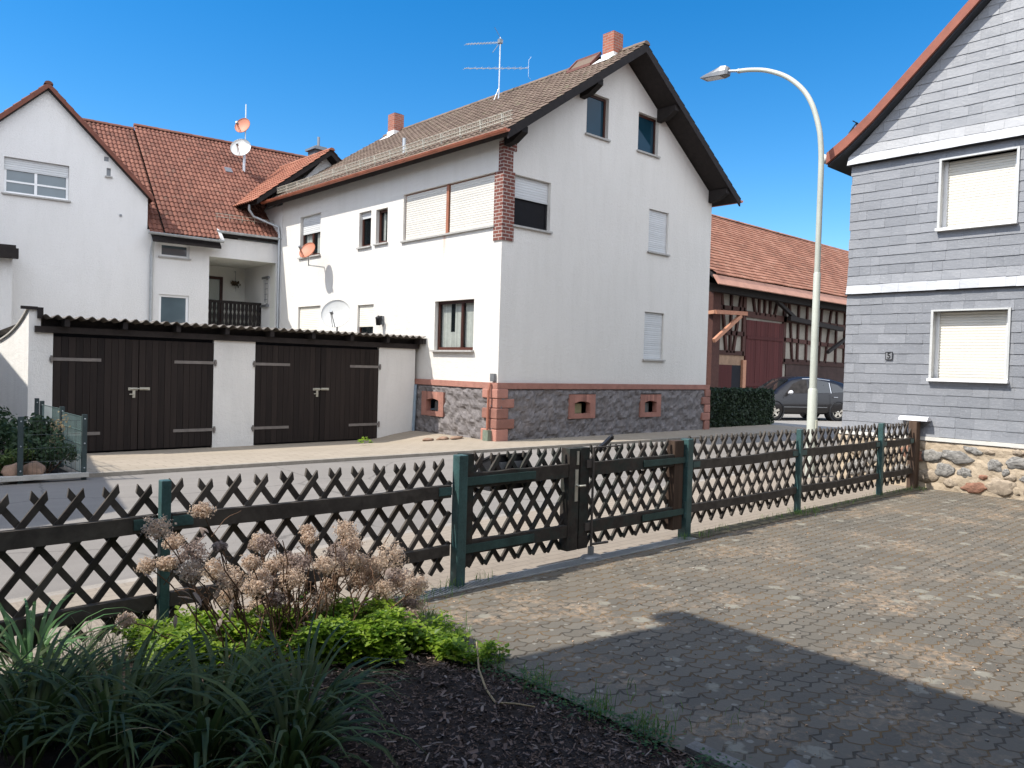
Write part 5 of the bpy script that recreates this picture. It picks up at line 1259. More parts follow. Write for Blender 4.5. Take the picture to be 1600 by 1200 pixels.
# rubble base with pale mortar
MORT = mat_stucco('sandy_mortar', (0.46, 0.375, 0.275), (0.33, 0.27, 0.20), .35, 25)
ST1 = M('grey_field_stone', (0.21, 0.20, 0.185), .9, .35, 5, .6, 20, .5); ST2 = M('red_field_stone', (0.24, 0.125, 0.085), .9, .3, 5, .6, 20, .4); ST3 = M('tan_field_stone', (0.30, 0.245, 0.185), .9, .3, 5, .6, 20, .4)
def PSP(s, z, d): return Vector((SU - 0.05 - d, s, z))
mb = rough_grid(PSP, SV0, SV1 + .06, -.1, .725, .025, 7, None, .05)
mb.quad((SU - .05, SV1 + .06, -.1), (SU + .3, SV1 + .06, -.1), (SU + .3, SV1 + .06, .725), (SU - .05, SV1 + .06, .725))
pb = mb.build('stone_base', MORT, S_)
stones = [(4.12, .52, .20, .085, 1), (4.28, .30, .14, .10, 1), (3.88, .64, .12, .05, 1), (3.98, .30, .10, .075, 1), (3.84, .10, .17, .08, 2), (3.60, .45, .10, .09, 1), (3.50, .14, .20, .13, 3), (3.28, .52, .18, .085, 1), (3.40, .30, .09, .05, 3), (3.18, .30, .10, .05, 1), (3.12, .12, .12, .05, 3), (4.18, .12, .09, .06, 3), (3.74, .27, .07, .04, 2), (4.45, .5, .15, .1, 1), (4.5, .2, .16, .1, 3), (4.75, .5, .18, .1, 2), (4.9, .22, .15, .1, 1), (5.1, .5, .14, .09, 3), (5.35, .4, .16, .1, 1), (5.3, .15, .15, .09, 1), (5.65, .52, .14, .1, 3), (5.6, .2, .16, .12, 1), (3.3, .66, .08, .04, 3), (3.68, .64, .07, .04, 3), (3.46, .36, .05, .06, 1)]
rr_ = random.Random(8); v = 3.0
while v > SV0: stones.append((v, rr_.uniform(.1, .3), rr_.uniform(.08, .18), rr_.uniform(.06, .11), rr_.choice((1, 1, 2, 3)))); stones.append((v - .08, rr_.uniform(.42, .62), rr_.uniform(.08, .17), rr_.uniform(.05, .09), rr_.choice((1, 1, 2, 3)))); v -= .34
mb = MB()
for i, (s, z, rx, rz_, k) in enumerate(stones): mb.blob(PSP(s, z, 0.012), .035, rx * 1.05, rz_ * 1.05, k - 1, None, 3, .26, Matrix.Rotation(random.Random(i).uniform(-.25, .25), 3, 'X'), i)
mb.build('field_stones', [ST1, ST2, ST3], pb)
mb = MB(); pbox(mb, PS, SV0, SV1 + .03, .735, .79, -.01, .075); mb.build('drip_strip', M('pale_drip_strip', (0.62, 0.60, 0.55), .7, .15, 6), S_)
# roof with red verge
mb = MB(); n2 = 1
cS = 1 / math.sqrt(1 + .962 ** 2)
tl = tiled((SU - .16, SVC, 9.36), (1, 0, 0), (0, cS, -.962 * cS), 9.4, 4.05 / cS, .24, .34, .03, .03, 'wave'); tr = tiled((SU - .16, SVC, 9.36), (1, 0, 0), (0, -cS, -.962 * cS), 9.4, 4.1 / cS, .24, .34, .03, .03, 'wave')
b0 = len(tl.v); tl.v += tr.v; tl.f += [[b0 + i for i in f] for f in tr.f]; tl.m += tr.m; tl.r += tr.r; tl.sm += tr.sm
rf = tl.build('roof', ROOFR, S_)
mb = MB()
prof = [(SVC, 9.36), (SVC + 3.6, 9.36 - 3.6 * .962), (SVC + 4.0, 9.36 - 3.6 * .962 - .33), (SVC + 4.33, 9.36 - 3.6 * .962 - .55)]
for (a, za), (c, zc) in zip(prof[:-1], prof[1:]):
    mb.prism([(SU - .20, a, za + .05), (SU - .20, c, zc + .05), (SU - .20, c, zc - .13), (SU - .20, a, za - .13)], (.05, 0, 0))
mb.prism([(SU - .20, SVC, 9.41), (SU - .20, SVC - 4.2, 9.41 - 4.2 * .962), (SU - .20, SVC - 4.2, 9.23 - 4.2 * .962), (SU - .20, SVC, 9.23)], (.05, 0, 0))
mb.build('verge_tiles', M('red_verge_tile', (0.26, 0.09, 0.06), .7, .22, 4), rf)
mb = MB()
for (a, za), (c, zc) in zip(prof[:-1], prof[1:]):
    mb.prism([(SU - .145, a, za - .03), (SU - .145, c, zc - .03), (SU - .145, c, zc - .17), (SU - .145, a, za - .17)], (9.3, 0, 0))
mb.prism([(SU - .145, SVC, 9.33), (SU - .145, SVC - 4.2, 9.33 - 4.2 * .962), (SU - .145, SVC - 4.2, 9.19 - 4.2 * .962), (SU - .145, SVC, 9.19)], (9.3, 0, 0))
mb.build('roof_deck', M('dark_blue_grey_soffit', (0.045, 0.05, 0.06), .9, .2, 4), rf)
mb = MB()
for k in range(12):
    p = Vector((SU + .05 + k * .5, SVC + 3.95, 9.36 - 3.95 * .962 + .06)); mb.bar(p, p + V3(0, .0, .26), .012, .03); mb.bar(p + V3(0, 0, .26), p + V3(0, .13, .1), .01, .02)
for h in (.14, .25): mb.tube([(SU - .1, SVC + 3.95, 9.36 - 3.95 * .962 + .06 + h), (SU + 6, SVC + 3.95, 9.36 - 3.95 * .962 + .06 + h)], .009, 5)
mb.build('snow_guard', BLACKP, rf)
gutter((SU - .12, SVC + 4.40, 5.32), (21, SVC + 4.40, 5.30), .065).build('gutter', ZINC, S_)
mb = MB(); mb.lathe((SU - .135, SVC + 4.40, 5.325), (-1, 0, 0), [(0, 0.0), (0, .07), (.02, .07), (.02, 0)], 12); mb.build('gutter_end', LEAD, S_)
# house number 5 on a dark plate
t = thing('house_number', 'small dark square plate with number five on grey slates', 'house number', (SU - .03, 5.16, 2.02))
mb = MB(); pbox(mb, PS, 5.105, 5.215, 1.965, 2.09, .022, .03); mb.build('plate', M('number_plate_grey', (0.20, 0.205, 0.215), .5, .15, 8), t)
mb = MB()
for a, c, lo, hi in ((5.105, 5.112, 1.965, 2.09), (5.208, 5.215, 1.965, 2.09), (5.112, 5.208, 1.965, 1.972), (5.112, 5.208, 2.083, 2.09)): pbox(mb, PS, a, c, lo, hi, .0305, .036)
mb.build('plate_rim', BLACKP, t)
cu = bpy.data.curves.new('digit', 'FONT'); cu.body = '5'; cu.size = .13; cu.align_x = 'CENTER'; cu.align_y = 'CENTER'; cu.extrude = .003
to = bpy.data.objects.new('digit_tmp', cu); COL.objects.link(to); bpy.context.view_layer.update()
me = bpy.data.meshes.new_from_object(to.evaluated_get(bpy.context.evaluated_depsgraph_get())); bpy.data.objects.remove(to)
dg = bpy.data.objects.new('digit', me); COL.objects.link(dg); me.materials.clear(); me.materials.append(BLACKP)
dg.parent = t; dg.matrix_world = Matrix(((0, 0, -1, SU - .034), (-1, 0, 0, 5.16), (0, 1, 0, 2.027), (0, 0, 0, 1)))
dg.matrix_parent_inverse = Matrix.Identity(4); dg.matrix_basis = Matrix(((0, 0, -1, -.004), (-1, 0, 0, 0), (0, 1, 0, .007), (0, 0, 0, 1)))
# white rounded hood on the slate wall
t = thing('white_wall_hood', 'white rounded metal hood fixed low on grey slate wall', 'vent hood', (SU, 4.72, 1.05))
mb = MB(); n = 10; V = []
for s in (4.50, 4.92):
    for k in range(n + 1):
        th = math.pi * (k / n) ; V.append(PS(s, 1.03 + .065 * math.sin(th), .10 + .08 * -math.cos(th)))
mb.add(V, [(k, k + 1, n + 1 + k + 1, n + 1 + k) for k in range(n)], 0, None, True); mb.poly(V[:n + 1]); mb.poly(V[n + 1:]); mb.poly([V[0], V[n], V[2 * n + 1], V[n + 1]])
mb.build('hood', PLAST, t)
mb = MB(); pbox(mb, PS, 4.6, 4.82, .93, 1.04, .0, .06); mb.build('bracket', GREYM, t)

# ------------------------------------------------------------------ street lamp
L_ = thing('street_lamp', 'tall cream street lamp with curved arm over the road', 'street lamp', (12.40, 6.19, 0))
mb = MB(); lx, ly = 12.40, 6.19
mb.tube([(lx, ly, -.05), (lx, ly, 1.44), (lx, ly, 1.47)], [.079, .077, .060], 16); mb.tube([(lx, ly, 1.46), (lx, ly, 3.36), (lx, ly, 3.38)], [.059, .057, .048], 16)
arc = [(ly, 3.37), (ly, 5.14), (ly + .02, 5.5), (ly + .06, 5.76), (ly + .18, 6.14), (ly + .36, 6.45), (ly + .66, 6.74), (ly + 1.02, 6.94), (ly + 1.34, 7.04), (ly + 1.59, 7.085)]
arc = [arc[0], (ly, 4.3)] + arc[1:]
fine = []
for i in range(len(arc) - 1):
    p0, p1, p2, p3 = [Vector((0, *arc[min(max(i + o, 0), len(arc) - 1)])) for o in (-1, 0, 1, 2)]
    for k in range(5):
        t_ = k / 5; fine.append(.5 * ((2 * p1) + (p2 - p0) * t_ + (2 * p0 - 5 * p1 + 4 * p2 - p3) * t_ ** 2 + (3 * p1 - p0 - 3 * p2 + p3) * t_ ** 3))
fine.append(Vector((0, *arc[-1])))
mb.tube([(lx, p.y, p.z) for p in fine], [.047 - .010 * i / (len(fine) - 1) for i in range(len(fine))], 14)
mb.build('pole', CAMPOST, L_)
mb = MB(); mb.tube([(lx, ly + 1.58, 7.085), (lx, ly + 1.86, 7.15)], .024, 10); mb.tube([(lx, ly + 1.575, 7.08), (lx, ly + 1.61, 7.09)], .043, 12); mb.build('arm_spigot', ZINC, L_)
mb = MB(); y0, y1 = ly + 1.80, ly + 2.34; zt0 = 7.165
sec = [(y0, .05, 7.08, 7.20), (y0 + .04, .09, 7.075, 7.235), (y0 + .14, .115, 7.07, 7.245), (y0 + .28, .125, 7.085, 7.205), (y1 - .05, .125, 7.105, 7.165), (y1, .115, 7.112, 7.145)]
R_ = []
for (y, w_, zb_, zt) in sec: R_.append([(lx - w_, y, zb_), (lx + w_, y, zb_), (lx + w_, y, zb_ + (zt - zb_) * .45), (lx + w_ * .6, y, zt), (lx - w_ * .6, y, zt), (lx - w_, y, zb_ + (zt - zb_) * .45)])
for a, c in zip(R_[:-1], R_[1:]):
    for j in range(6): mb.quad(a[j], a[(j + 1) % 6], c[(j + 1) % 6], c[j])
mb.poly(R_[0]); mb.poly(R_[-1]); hd = mb.build('lamp_head', LAMPG, L_, True, True)
mb = MB(); mb.prism([(lx - .09, y0 + .14, 7.062), (lx + .09, y0 + .14, 7.062), (lx + .09, y1 - .08, 7.092), (lx - .09, y1 - .08, 7.092)], (0, 0, .01)); mb.build('lens', LENS, hd)
mb = MB(); mb.box(lx - .03, lx + .03, ly - .09, ly - .082, .55, .95); mb.build('service_door', M('lamp_door', (0.62, 0.62, 0.5), .5, .1, 4), L_)

# ------------------------------------------------------------------ lattice fence, gates and posts
FV = 4.70
def lattice(u0, u1, zb, zt, sp, m=0, seed=0, phase=0.0, lift=0.0):
    rn_ = random.Random(seed); mb = MB(); th = math.radians(53); run = (zt - zb) / math.tan(th)
    def slat(top_u, dirn, v):
        dz = rn_.uniform(-.012, .012); a0 = th + rn_.uniform(-.012, .012); du = dirn * math.cos(a0); w_ = .018
        t = Vector((top_u, v, zt + dz)); e = Vector((top_u + dirn * run, v, zb + dz * .5)); d = (e - t).normalized(); s_ = Vector((-d.z, 0, d.x)) * w_
        if s_.x < 0: s_ = -s_
        rr = rn_.random()
        # half round: three facets, pointed top cut vertical
        for kk in (0,):
            lo, hi = 0.0, 1.0
            # clip to panel in u
            if dirn > 0:
                if t.x < u0: lo = (u0 - t.x) / (e.x - t.x)
                if e.x > u1: hi = (u1 - t.x) / (e.x - t.x)
            else:
                if t.x > u1: lo = (u1 - t.x) / (e.x - t.x)
                if e.x < u0: hi = (u0 - t.x) / (e.x - t.x)
            if hi - lo < .06: return
            p, q = t + (e - t) * lo, t + (e - t) * hi
        b_ = V3(0, .018, 0)
        cut = Vector((0, 0, .05)) if lo == 0 else Vector((0, 0, 0))
        P8 = [p - s_, p + s_, q + s_, q - s_]
        # vertical cut at the tip
        if lo == 0:
            if dirn > 0: P8[0] = p - s_ + d * .035; 
            else: P8[1] = p + s_ + d * .035
        front = [x - b_ * .25 for x in P8]; mid_ = [(p + q) / 2]
        mb.prism([x for x in P8], b_ * 1.15, 0, rr)
    n0 = int((u0 - run - .2) / sp) - 1; n1 = int((u1 + run + .2) / sp) + 1
    for k in range(n0, n1):
        a = k * sp + phase
        slat(a, 1, FV + .024); slat(a + .094, -1, FV)
    return mb
def fence_rail(u0, u1, z0, z1, seed, bow=0.0):
    mb = MB(); n = 8; rn_ = random.Random(seed); P0 = []
    for i in range(n + 1):
        u = u0 + (u1 - u0) * i / n; dz = bow * math.sin(math.pi * i / n) + rn_.uniform(-.004, .004)
        P0.append([(u, FV - .05, z0 + dz), (u, FV - .002, z0 + dz), (u, FV - .002, z1 + dz), (u, FV - .05, z1 + dz)])
    for a, c in zip(P0[:-1], P0[1:]):
        for j in range(4): mb.quad(a[j], a[(j + 1) % 4], c[(j + 1) % 4], c[j], 0, .5)
    mb.poly(P0[0]); mb.poly(P0[-1]); return mb
def panel(label, u0, u1, seed, phase, sp=.176, zt=1.0):
    t = thing('lattice_fence', label, 'fence', ((u0 + u1) / 2, FV, 0), 'lattice fence panels')
    lattice(u0 - .035, u1 + .035, .10, zt, sp, 0, seed, phase).build('lattice', FENCEW, t)
    fence_rail(u0, u1, .68, .775, seed + 1, -.012).build('rail', FENCEW, t); fence_rail(u0, u1, .235, .315, seed + 2, -.01).build('rail', FENCEW, t)
    for u in (u0 + .05, u1 - .05):
        mb = MB(); mb.box(u - .07 if u > u0 + .1 else u - .05, u + .05 if u > u0 + .1 else u + .07, FV - .058, FV - .051, .70, .76); mb.build('rail_bracket', GREENP, t)
    return t
panel('leftmost lattice fence panel behind the lily leaves', -1.2, 1.52, 1, .02, zt=.945)
panel('lattice fence panel behind the dried hydrangea heads', 1.61, 3.66, 2, .02, zt=.95)
panel('lattice fence panel between green gate post and slim lamp side post', 6.80, 8.99, 3, .03, .2)
panel('lattice fence panel in front of the street lamp foot', 9.09, 11.36, 4, .06, .205)
panel('short lattice fence panel ending at the slate house wall', 11.46, 12.58, 5, .1, .205)
def post(label, u, w_, v0, v1, zt, mat, name='fence_post'):
    t = thing(name, label, 'post', (u, (v0 + v1) / 2, 0), 'fence posts')
    mb = MB(); mb.box(u - w_ / 2, u + w_ / 2, v0, v1, -.1, zt); o = mb.build('shaft', mat, t); bv = o.modifiers.new('bevel', 'BEVEL'); bv.width = .006; bv.segments = 2
    return t
post('green fence post standing among the dried hydrangea stems', 1.565, .056, 4.615, 4.675, .975, GREENP)
p = post('thick green gate post with flaking paint left of the gates', 3.735, .085, 4.60, 4.685, 1.0, GREENP)
post('thick green gate post right of the gates beside a brown stile', 6.70, .09, 4.61, 4.71, 1.0, GREENP)
post('slim green fence post in front of the cream lamp pole', 9.04, .06, 4.625, 4.69, 1.02, GREENP)
post('slim dark green post near the right end of the fence', 11.41, .07, 4.62, 4.69, 1.03, GREENP)
post('brown timber end post touching the slate house base', 12.68, .15, 4.62, 4.74, 1.02, FENCEB)
def gate(label, u0, u1, hinge_left, seed):
    t = thing('garden_gate', label, 'gate', (u0 if hinge_left else u1, FV, 0), 'double garden gate leaves')
    a, c = (u0 + .09, u1 - .13) if hinge_left else (u0 + .12, u1 - .15)
    lattice(a - .03, c + .03, .10, .985, .176, 0, seed, .06 if hinge_left else .02).build('lattice', FENCEG, t)
    fence_rail(a, c, .735, .85, seed + 1).build('rail', FENCEG, t); fence_rail(a, c, .215, .32, seed + 2).build('rail', FENCEG, t)
    mb = MB(); mb.box(u0, a - .002, FV - .055, FV + .045, .09 if not hinge_left else .13, 1.0 if hinge_left else .985); mb.build('stile', FENCEG, t)
    mb = MB(); mb.box(c + .002, u1, FV - .055, FV + .045, .09, .985); o = mb.build('stile', FENCEB if not hinge_left else FENCEG, t)
    for z in (.267, .79):
        mb = MB()
        if hinge_left: mb.box(u0 - .04, u0 + .75, FV - .066, FV - .056, z - .032, z + .032)
        else: mb.box(u1 - .65, u1 + .05, FV - .066, FV - .056, z - .03, z + .03)
        h = mb.build('strap_hinge', M('green_hinge_%d' % (seed + int(z * 10)), (0.028, 0.06, 0.055), .5, .4, 9), t)
        mb = MB(); uu = u0 - .03 if hinge_left else u1 + .04; mb.tube([(uu, FV - .07, z - .07), (uu, FV - .07, z + .1)], .02, 8); mb.build('hinge_pin', GREENP, h)
    return t, a, c
gl1, a1, c1 = gate('left gate leaf with the letterbox behind and a lever latch', 3.785, 5.075, True, 21)
gl2, a2, c2 = gate('right gate leaf with the drop bolt and brown stile', 5.09, 6.625, False, 31)
mb = MB(); mb.box(5.02, 5.055, FV - .064, FV - .056, .52, .80); mb.box(5.035, 5.06, FV - .064, FV - .056, .84, .96); mb.tube([(5.037, FV - .06, .66), (5.037, FV - .105, .66), (5.10, FV - .11, .66)], .010, 6); mb.build('latch_handle', LATCHM, gl1)
mb = MB(); mb.tube([(5.235, FV - .075, .985), (5.235, FV - .075, .06)], .011, 8); mb.tube([(5.235, FV - .075, .12), (5.40, FV - .13, .13)], .012, 6); mb.tube([(5.235, FV - .075, .985), (5.62, FV - .075, .985)], .008, 6)
for z in (.28, .84): mb.box(5.16, 5.26, FV - .068, FV - .056, z - .035, z + .035)
mb.build('drop_bolt', M('dark_rusty_steel', (0.075, 0.065, 0.058), .6, .3, 9), gl2)
mb = MB(); mb.bar((5.36, FV - .06, .985), (5.50, FV - .04, 1.055), .03, .035); mb.blob((5.51, FV - .04, 1.06), .03, .025, .03, 0, None, 1, .1); mb.blob((5.34, FV - .06, .97), .025, .025, .04, 0, None, 1, .1); mb.build('closing_hook', BLACKP, gl2)
t = thing('gate_stop', 'low dark concrete gate stop under the middle of the gates', 'gate stop', (5.24, 4.62, 0))
mb = MB(); mb.blob((5.24, 4.62, .0), .13, .08, .035, 0, None, 2, .15, None, 3); mb.tube([(5.235, 4.625, .0), (5.235, 4.625, .10)], .028, 8); mb.build('stop_block', GREYM, t)
t = thing('letterbox', 'dark letterbox with sloping lid hung behind the left gate', 'letterbox', (4.35, 4.85, .7))
mb = MB(); mb.prism([(4.14, 4.755, .67), (4.14, 4.92, .67), (4.14, 4.92, .87), (4.14, 4.755, .95)], (.42, 0, 0)); mb.build('box_body', BLACKP, t)
mb = MB(); mb.prism([(4.125, 4.745, .967), (4.125, 4.94, .882), (4.125, 4.94, .87), (4.125, 4.745, .953)], (.45, 0, 0)); mb.build('box_lid', M('dark_lid', (0.03, 0.03, 0.034), .35, .2, 6), t)
mb = MB(); mb.box(4.22, 4.5, 4.742, 4.755, .72, .9); mb.build('back_plate', GREYM, t)
# drain channel under the gates
t = thing('drain_channel', 'narrow galvanised drain grate running below the lattice gates', 'drain', (5.0, 4.55, 0))
mb = MB(); mb.box(3.0, 6.72, 4.50, 4.512, -.04, .008); mb.box(3.0, 6.72, 4.628, 4.64, -.04, .008); u = 3.01
while u < 6.71: mb.box(u, u + .009, 4.512, 4.628, -.02, .006); u += .028
mb.build('grate', ZINC, t)
mb = MB(); mb.box(3.0, 6.72, 4.512, 4.628, -.06, -.025); mb.build('channel', DARKIN, t)

# ------------------------------------------------------------------ green mesh fence and bed across the road
def meshfence(label, p, q, z0, z1, group, col=(0.24, 0.34, 0.32), wt=1.0):
    t = thing('wire_mesh_fence', label, 'fence', tuple((Vector(p) + Vector(q)) / 2), group)
    mb = MB(); p, q = Vector(p), Vector(q); L = (q - p).length; d = (q - p).normalized(); n = int(L / .05)
    for k in range(n + 1): a = p + d * (L * k / n); mb.tube([a + V3(0, 0, z0), a + V3(0, 0, z1)], .0028 * wt, 4, caps=False)
    for k in range(5):
        z = z0 + (z1 - z0) * k / 4; mb.tube([p + V3(0, 0, z), q + V3(0, 0, z)], .006 * wt, 5); mb.tube([p + V3(0, -.012, z), q + V3(0, -.012, z)], .006 * wt, 5)
    mb.build('mesh', M('green_grey_wire', col, .5, .15, 6), t); return t
meshfence('wire mesh fence panel nearest the road beside the driveway', (2.92, 11.98, 0), (2.92, 13.08, 0), .05, .82, 'green wire mesh panels')
meshfence('wire mesh fence panel farther back against the garage wall', (2.92, 13.18, 0), (2.92, 14.38, 0), .02, .86, 'green wire mesh panels')
meshfence('faint wire mesh panel along the road in front of shrubs', (2.22, 11.98, 0), (2.88, 11.94, 0), .05, .78, 'green wire mesh panels', (0.05, 0.06, 0.055), .5)
MFP = M('dark_green_post', (0.035, 0.05, 0.05), .5, .3, 6)
for u, v, zt, lab in ((2.93, 11.93, .86, 'dark mesh fence corner post by the driveway edge'), (2.92, 13.13, .90, 'dark mesh fence post halfway to the garage'), (2.92, 14.43, .92, 'dark mesh fence post near the garage pillar'), (2.90, 14.70, .95, 'dark mesh fence post farthest from the road'), (2.18, 11.98, .84, 'dark bolted post between the boulders and shrubs')):
    t = thing('mesh_fence_post', lab, 'post', (u, v, 0), 'mesh fence posts'); mb = MB(); mb.box(u - .03, u + .03, v - .025, v + .025, -.05, zt); mb.build('shaft', MFP, t)
    mb = MB()
    for z in (.12, .45, .78): mb.blob((u, v - .03, z * zt / .84), .012, .012, .012, 0, None, 1, 0)
    mb.build('bolts', ZINC, t)
g = MB(); sheet(g, [(-6, 12.45), (2.86, 12.16), (2.86, 20), (-6, 20)], .006); struct('far_bed_soil', g, SOIL)
mb = MB(); mb.prism([(-6, 12.36, 0), (2.98, 11.86, 0), (2.98, 11.98, 0), (-6, 12.5, 0)], (0, 0, .06)); tag(mb.build('bed_kerb', CONC), 'low concrete kerb before the shrub bed across the road', 'kerb')
for k, (x, y, r, lab) in enumerate(((2.12, 12.1, .13, 'sandy boulder left of the bolted post'), (2.36, 12.08, .14, 'sandy boulder right of the bolted post'), (1.75, 12.2, .17, 'boulder at the left picture edge by the road'))):
    mb = MB(); mb.blob((x, y, .1), r, r * .8, r * .85, 0, None, 3, .22, None, k + 30); tag(mb.build('boulder', BOULD), lab, 'boulder', 'boulders in the shrub bed')
def shrub(label, c, r, h, mat, n, seed, size=.04, name='shrub'):
    t = thing(name, label, 'shrub', (c[0], c[1], 0), 'shrubs in the far bed'); cl = []
    rn_ = random.Random(seed)
    for _ in range(9): cl.append((Vector((c[0] + rn_.gauss(0, r * .45), c[1] + rn_.gauss(0, r * .4), h * rn_.uniform(.3, .8))), rn_.uniform(.3, .5) * r))
    def smp(q):
        cc, rr = q.choice(cl); d = Vector((q.gauss(0, 1), q.gauss(0, 1), q.gauss(0, 1))).normalized(); p = cc + d * rr * q.uniform(.6, 1.1); p.z = max(.03, min(p.z, h * 1.1)); return p, d
    leafcloud(n, smp, size, seed).build('foliage', mat, t)
    mb = MB()
    for cc, rr in cl: mb.tube([(c[0] + (cc.x - c[0]) * .2, c[1] + (cc.y - c[1]) * .2, 0), cc], .01, 5)
    mb.build('stems', STEM, t)
shrub('dark loose evergreen shrub behind the bolted post', (1.7, 13.0), .55, .85, SHRUB, 1500, 1)
shrub('dark tall shrub left of the mesh fence panels', (2.45, 13.7), .45, .95, SHRUB, 1400, 2)
shrub('low yellow green shrub by the left boulder', (1.75, 12.5), .35, .45, SHRUBY, 900, 3, .03)
shrub('low grey green shrub just behind the mesh corner', (2.55, 12.5), .38, .48, SHRUB, 1200, 4, .03)
shrub('dark dense shrub filling the bed between post and mesh corner', (2.5, 13.0), .5, .75, SHRUB, 2200, 8)
shrub('low dark grassy shrub right behind the bolted post', (2.2, 12.45), .3, .4, SHRUBY, 1200, 9, .025)
shrub('broad dark shrub at the left picture edge across the road', (1.2, 13.6), .7, 1.0, SHRUB, 2000, 10)
shrub('dark shrub against the garage side wall', (1.3, 15.6), .8, 1.2, SHRUB, 1500, 5)
t = thing('dried_flower_stalk', 'tan dried flower stalk leaning through the wire mesh fence', 'dried plant', (2.75, 12.6, 0))
mb = MB(); rn_ = random.Random(6); mb.tube([(2.7, 12.7, 0), (2.76, 12.65, .55)], .006, 4)
for k in range(120):
    c = V3(2.74, 12.65, .38) if k % 2 else V3(2.78, 12.6, .68); d = Vector((rn_.gauss(0, .06), rn_.gauss(0, .05), rn_.gauss(0, .07))); s_ = Vector((rn_.gauss(0, 1), rn_.gauss(0, 1), rn_.gauss(0, 1))).normalized() * .022; w_ = s_.cross(V3(rn_.random(), 1, rn_.random())).normalized() * .012
    mb.quad(c + d - s_, c + d - w_, c + d + s_, c + d + w_)
mb.build('stalk', DRYG, t)

# ------------------------------------------------------------------ neighbouring houses outside the picture (they cast the shade seen on the ground)
def offhouse(label, pts, ez, rz, mat_roof, ridge):
    t = thing('neighbour_house', label, 'house', (pts[0][0], pts[0][1], 0))
    cx = sum(p[0] for p in pts) / len(pts); cy = sum(p[1] for p in pts) / len(pts)
    wp = [(cx + (x - cx) * .93, cy + (y - cy) * .955) for x, y in pts]
    mb = MB(); mb.prism([(x, y, -.1) for x, y in wp], (0, 0, ez - .0)); mb.build('wall', WHITE2, t)
    mb = MB(); n = len(pts); R0, R1 = Vector((*ridge[0], rz)), Vector((*ridge[1], rz))
    mb.prism([(x, y, ez - .12) for x, y in pts], (0, 0, .12), 0); o = mb.build('eaves', DWOOD, t)
    E_ = [Vector((x, y, ez + .005)) for x, y in pts]
    mb = MB()   # order: 0 front-right,1 front-left,2 back-left,3 back-right
    mb.quad(E_[3], E_[0], R0, R1); mb.tri(E_[0], E_[1], R0); mb.quad(E_[1], E_[2], R1, R0); mb.tri(E_[2], E_[3], R1); mb.build('roof', mat_roof, t)
    return t
H1 = 6.5
c0 = (4.59 - .74 * H1, 3.02 + .30 * H1)
oh = offhouse('hip roofed house left of the camera shading the yard', [c0, (c0[0] - 8.5, c0[1] + 1.35), (c0[0] - 8.5, -11.0), (4.44 - .74 * H1, -11.0)], H1, 8.6, ROOFR, ((c0[0] - 4.3, 0.5), (c0[0] - 4.3, -6.0)))
mb = MB(); mb.lathe((c0[0] - .10, c0[1] + .10, H1 - .16), (0, 0, 1), [(0, 0), (0, .11), (.16, .125), (.17, 0)], 14); mb.build('rainwater_hopper', GREYM, oh)
a10 = math.radians(10); dv_ = Vector((math.sin(a10), math.cos(a10), 0)); du_ = Vector((-math.cos(a10), math.sin(a10), 0))
E0 = Vector((2.72 - .74 * 5, 9.4 + .30 * 5, 0)); 
t = thing('added_sky_block_shed', 'unseen dark shed added behind the camera to block sky light', 'shed', (2, -5, 0))
mb = MB(); mb.box(0.9, 12.6, -7.6, -2.8, -.1, 7.0); mb.build('wall', DWOOD, t)  # added out of view, blocks sky light so the foreground shade stays dark
mb = MB(); mb.prism([(.7, -2.6, 6.8), (.7, -5.2, 9.4), (.7, -7.8, 6.8)], (12.1, 0, 0)); mb.build('roof', ROOFR, t)
q = thing('neighbour_house', 'gabled house outside the left edge shading the road', 'house', tuple(E0))
def PN(a, b_, z): return E0 + du_ * a + dv_ * b_ + V3(0, 0, z)
mb = MB(); mb.prism([PN(.4, .5, 0), PN(7.6, .5, 0), PN(7.6, .5, 4.8), PN(4, .5, 8.4), PN(.4, .5, 4.8)], dv_ * 12); mb.build('wall', WHITE2, q)
mb = MB(); mb.prism([PN(0, 0, 5.0), PN(4, 0, 9.0), PN(4, 0, 8.8), PN(0, 0, 4.8)], dv_ * 13); mb.prism([PN(8, 0, 5.0), PN(4, 0, 9.0), PN(4, 0, 8.8), PN(8, 0, 4.8)], dv_ * 13); mb.build('roof', ROOFR, q)

# ------------------------------------------------------------------ planting
def blade(mb, base, az, L, w, lean, curl, seed, m=0, n=7, fold=.35):
    rn_ = random.Random(seed); d = Vector((math.cos(az), math.sin(az), 0)); s_ = Vector((-d.y, d.x, 0)); p = Vector(base); el = lean; r = rn_.random(); tw = rn_.uniform(-.5, .5)
    V = []
    for i in range(n + 1):
        f = i / n; ww = w * (0.55 + 0.9 * f if f < .45 else 0.955 * (1 - ((f - .45) / .55) ** 1.6)) 
        ww = max(ww, .0008); t = d * math.cos(el) + V3(0, 0, math.sin(el)); up = s_.cross(t)
        sa = s_ * math.cos(tw * f) + up * math.sin(tw * f)
        V += [p - sa * ww - up * 0, p + up * (-ww * fold), p + sa * ww]
        p = p + t * (L / n); el -= curl * (0.35 + 1.3 * f) / n
        if p.z < .03: p.z = .03
    F = []
    for i in range(n): F += [(3 * i, 3 * i + 1, 3 * i + 4, 3 * i + 3), (3 * i + 1, 3 * i + 2, 3 * i + 5, 3 * i + 4)]
    mb.add(V, F, m, r, True)
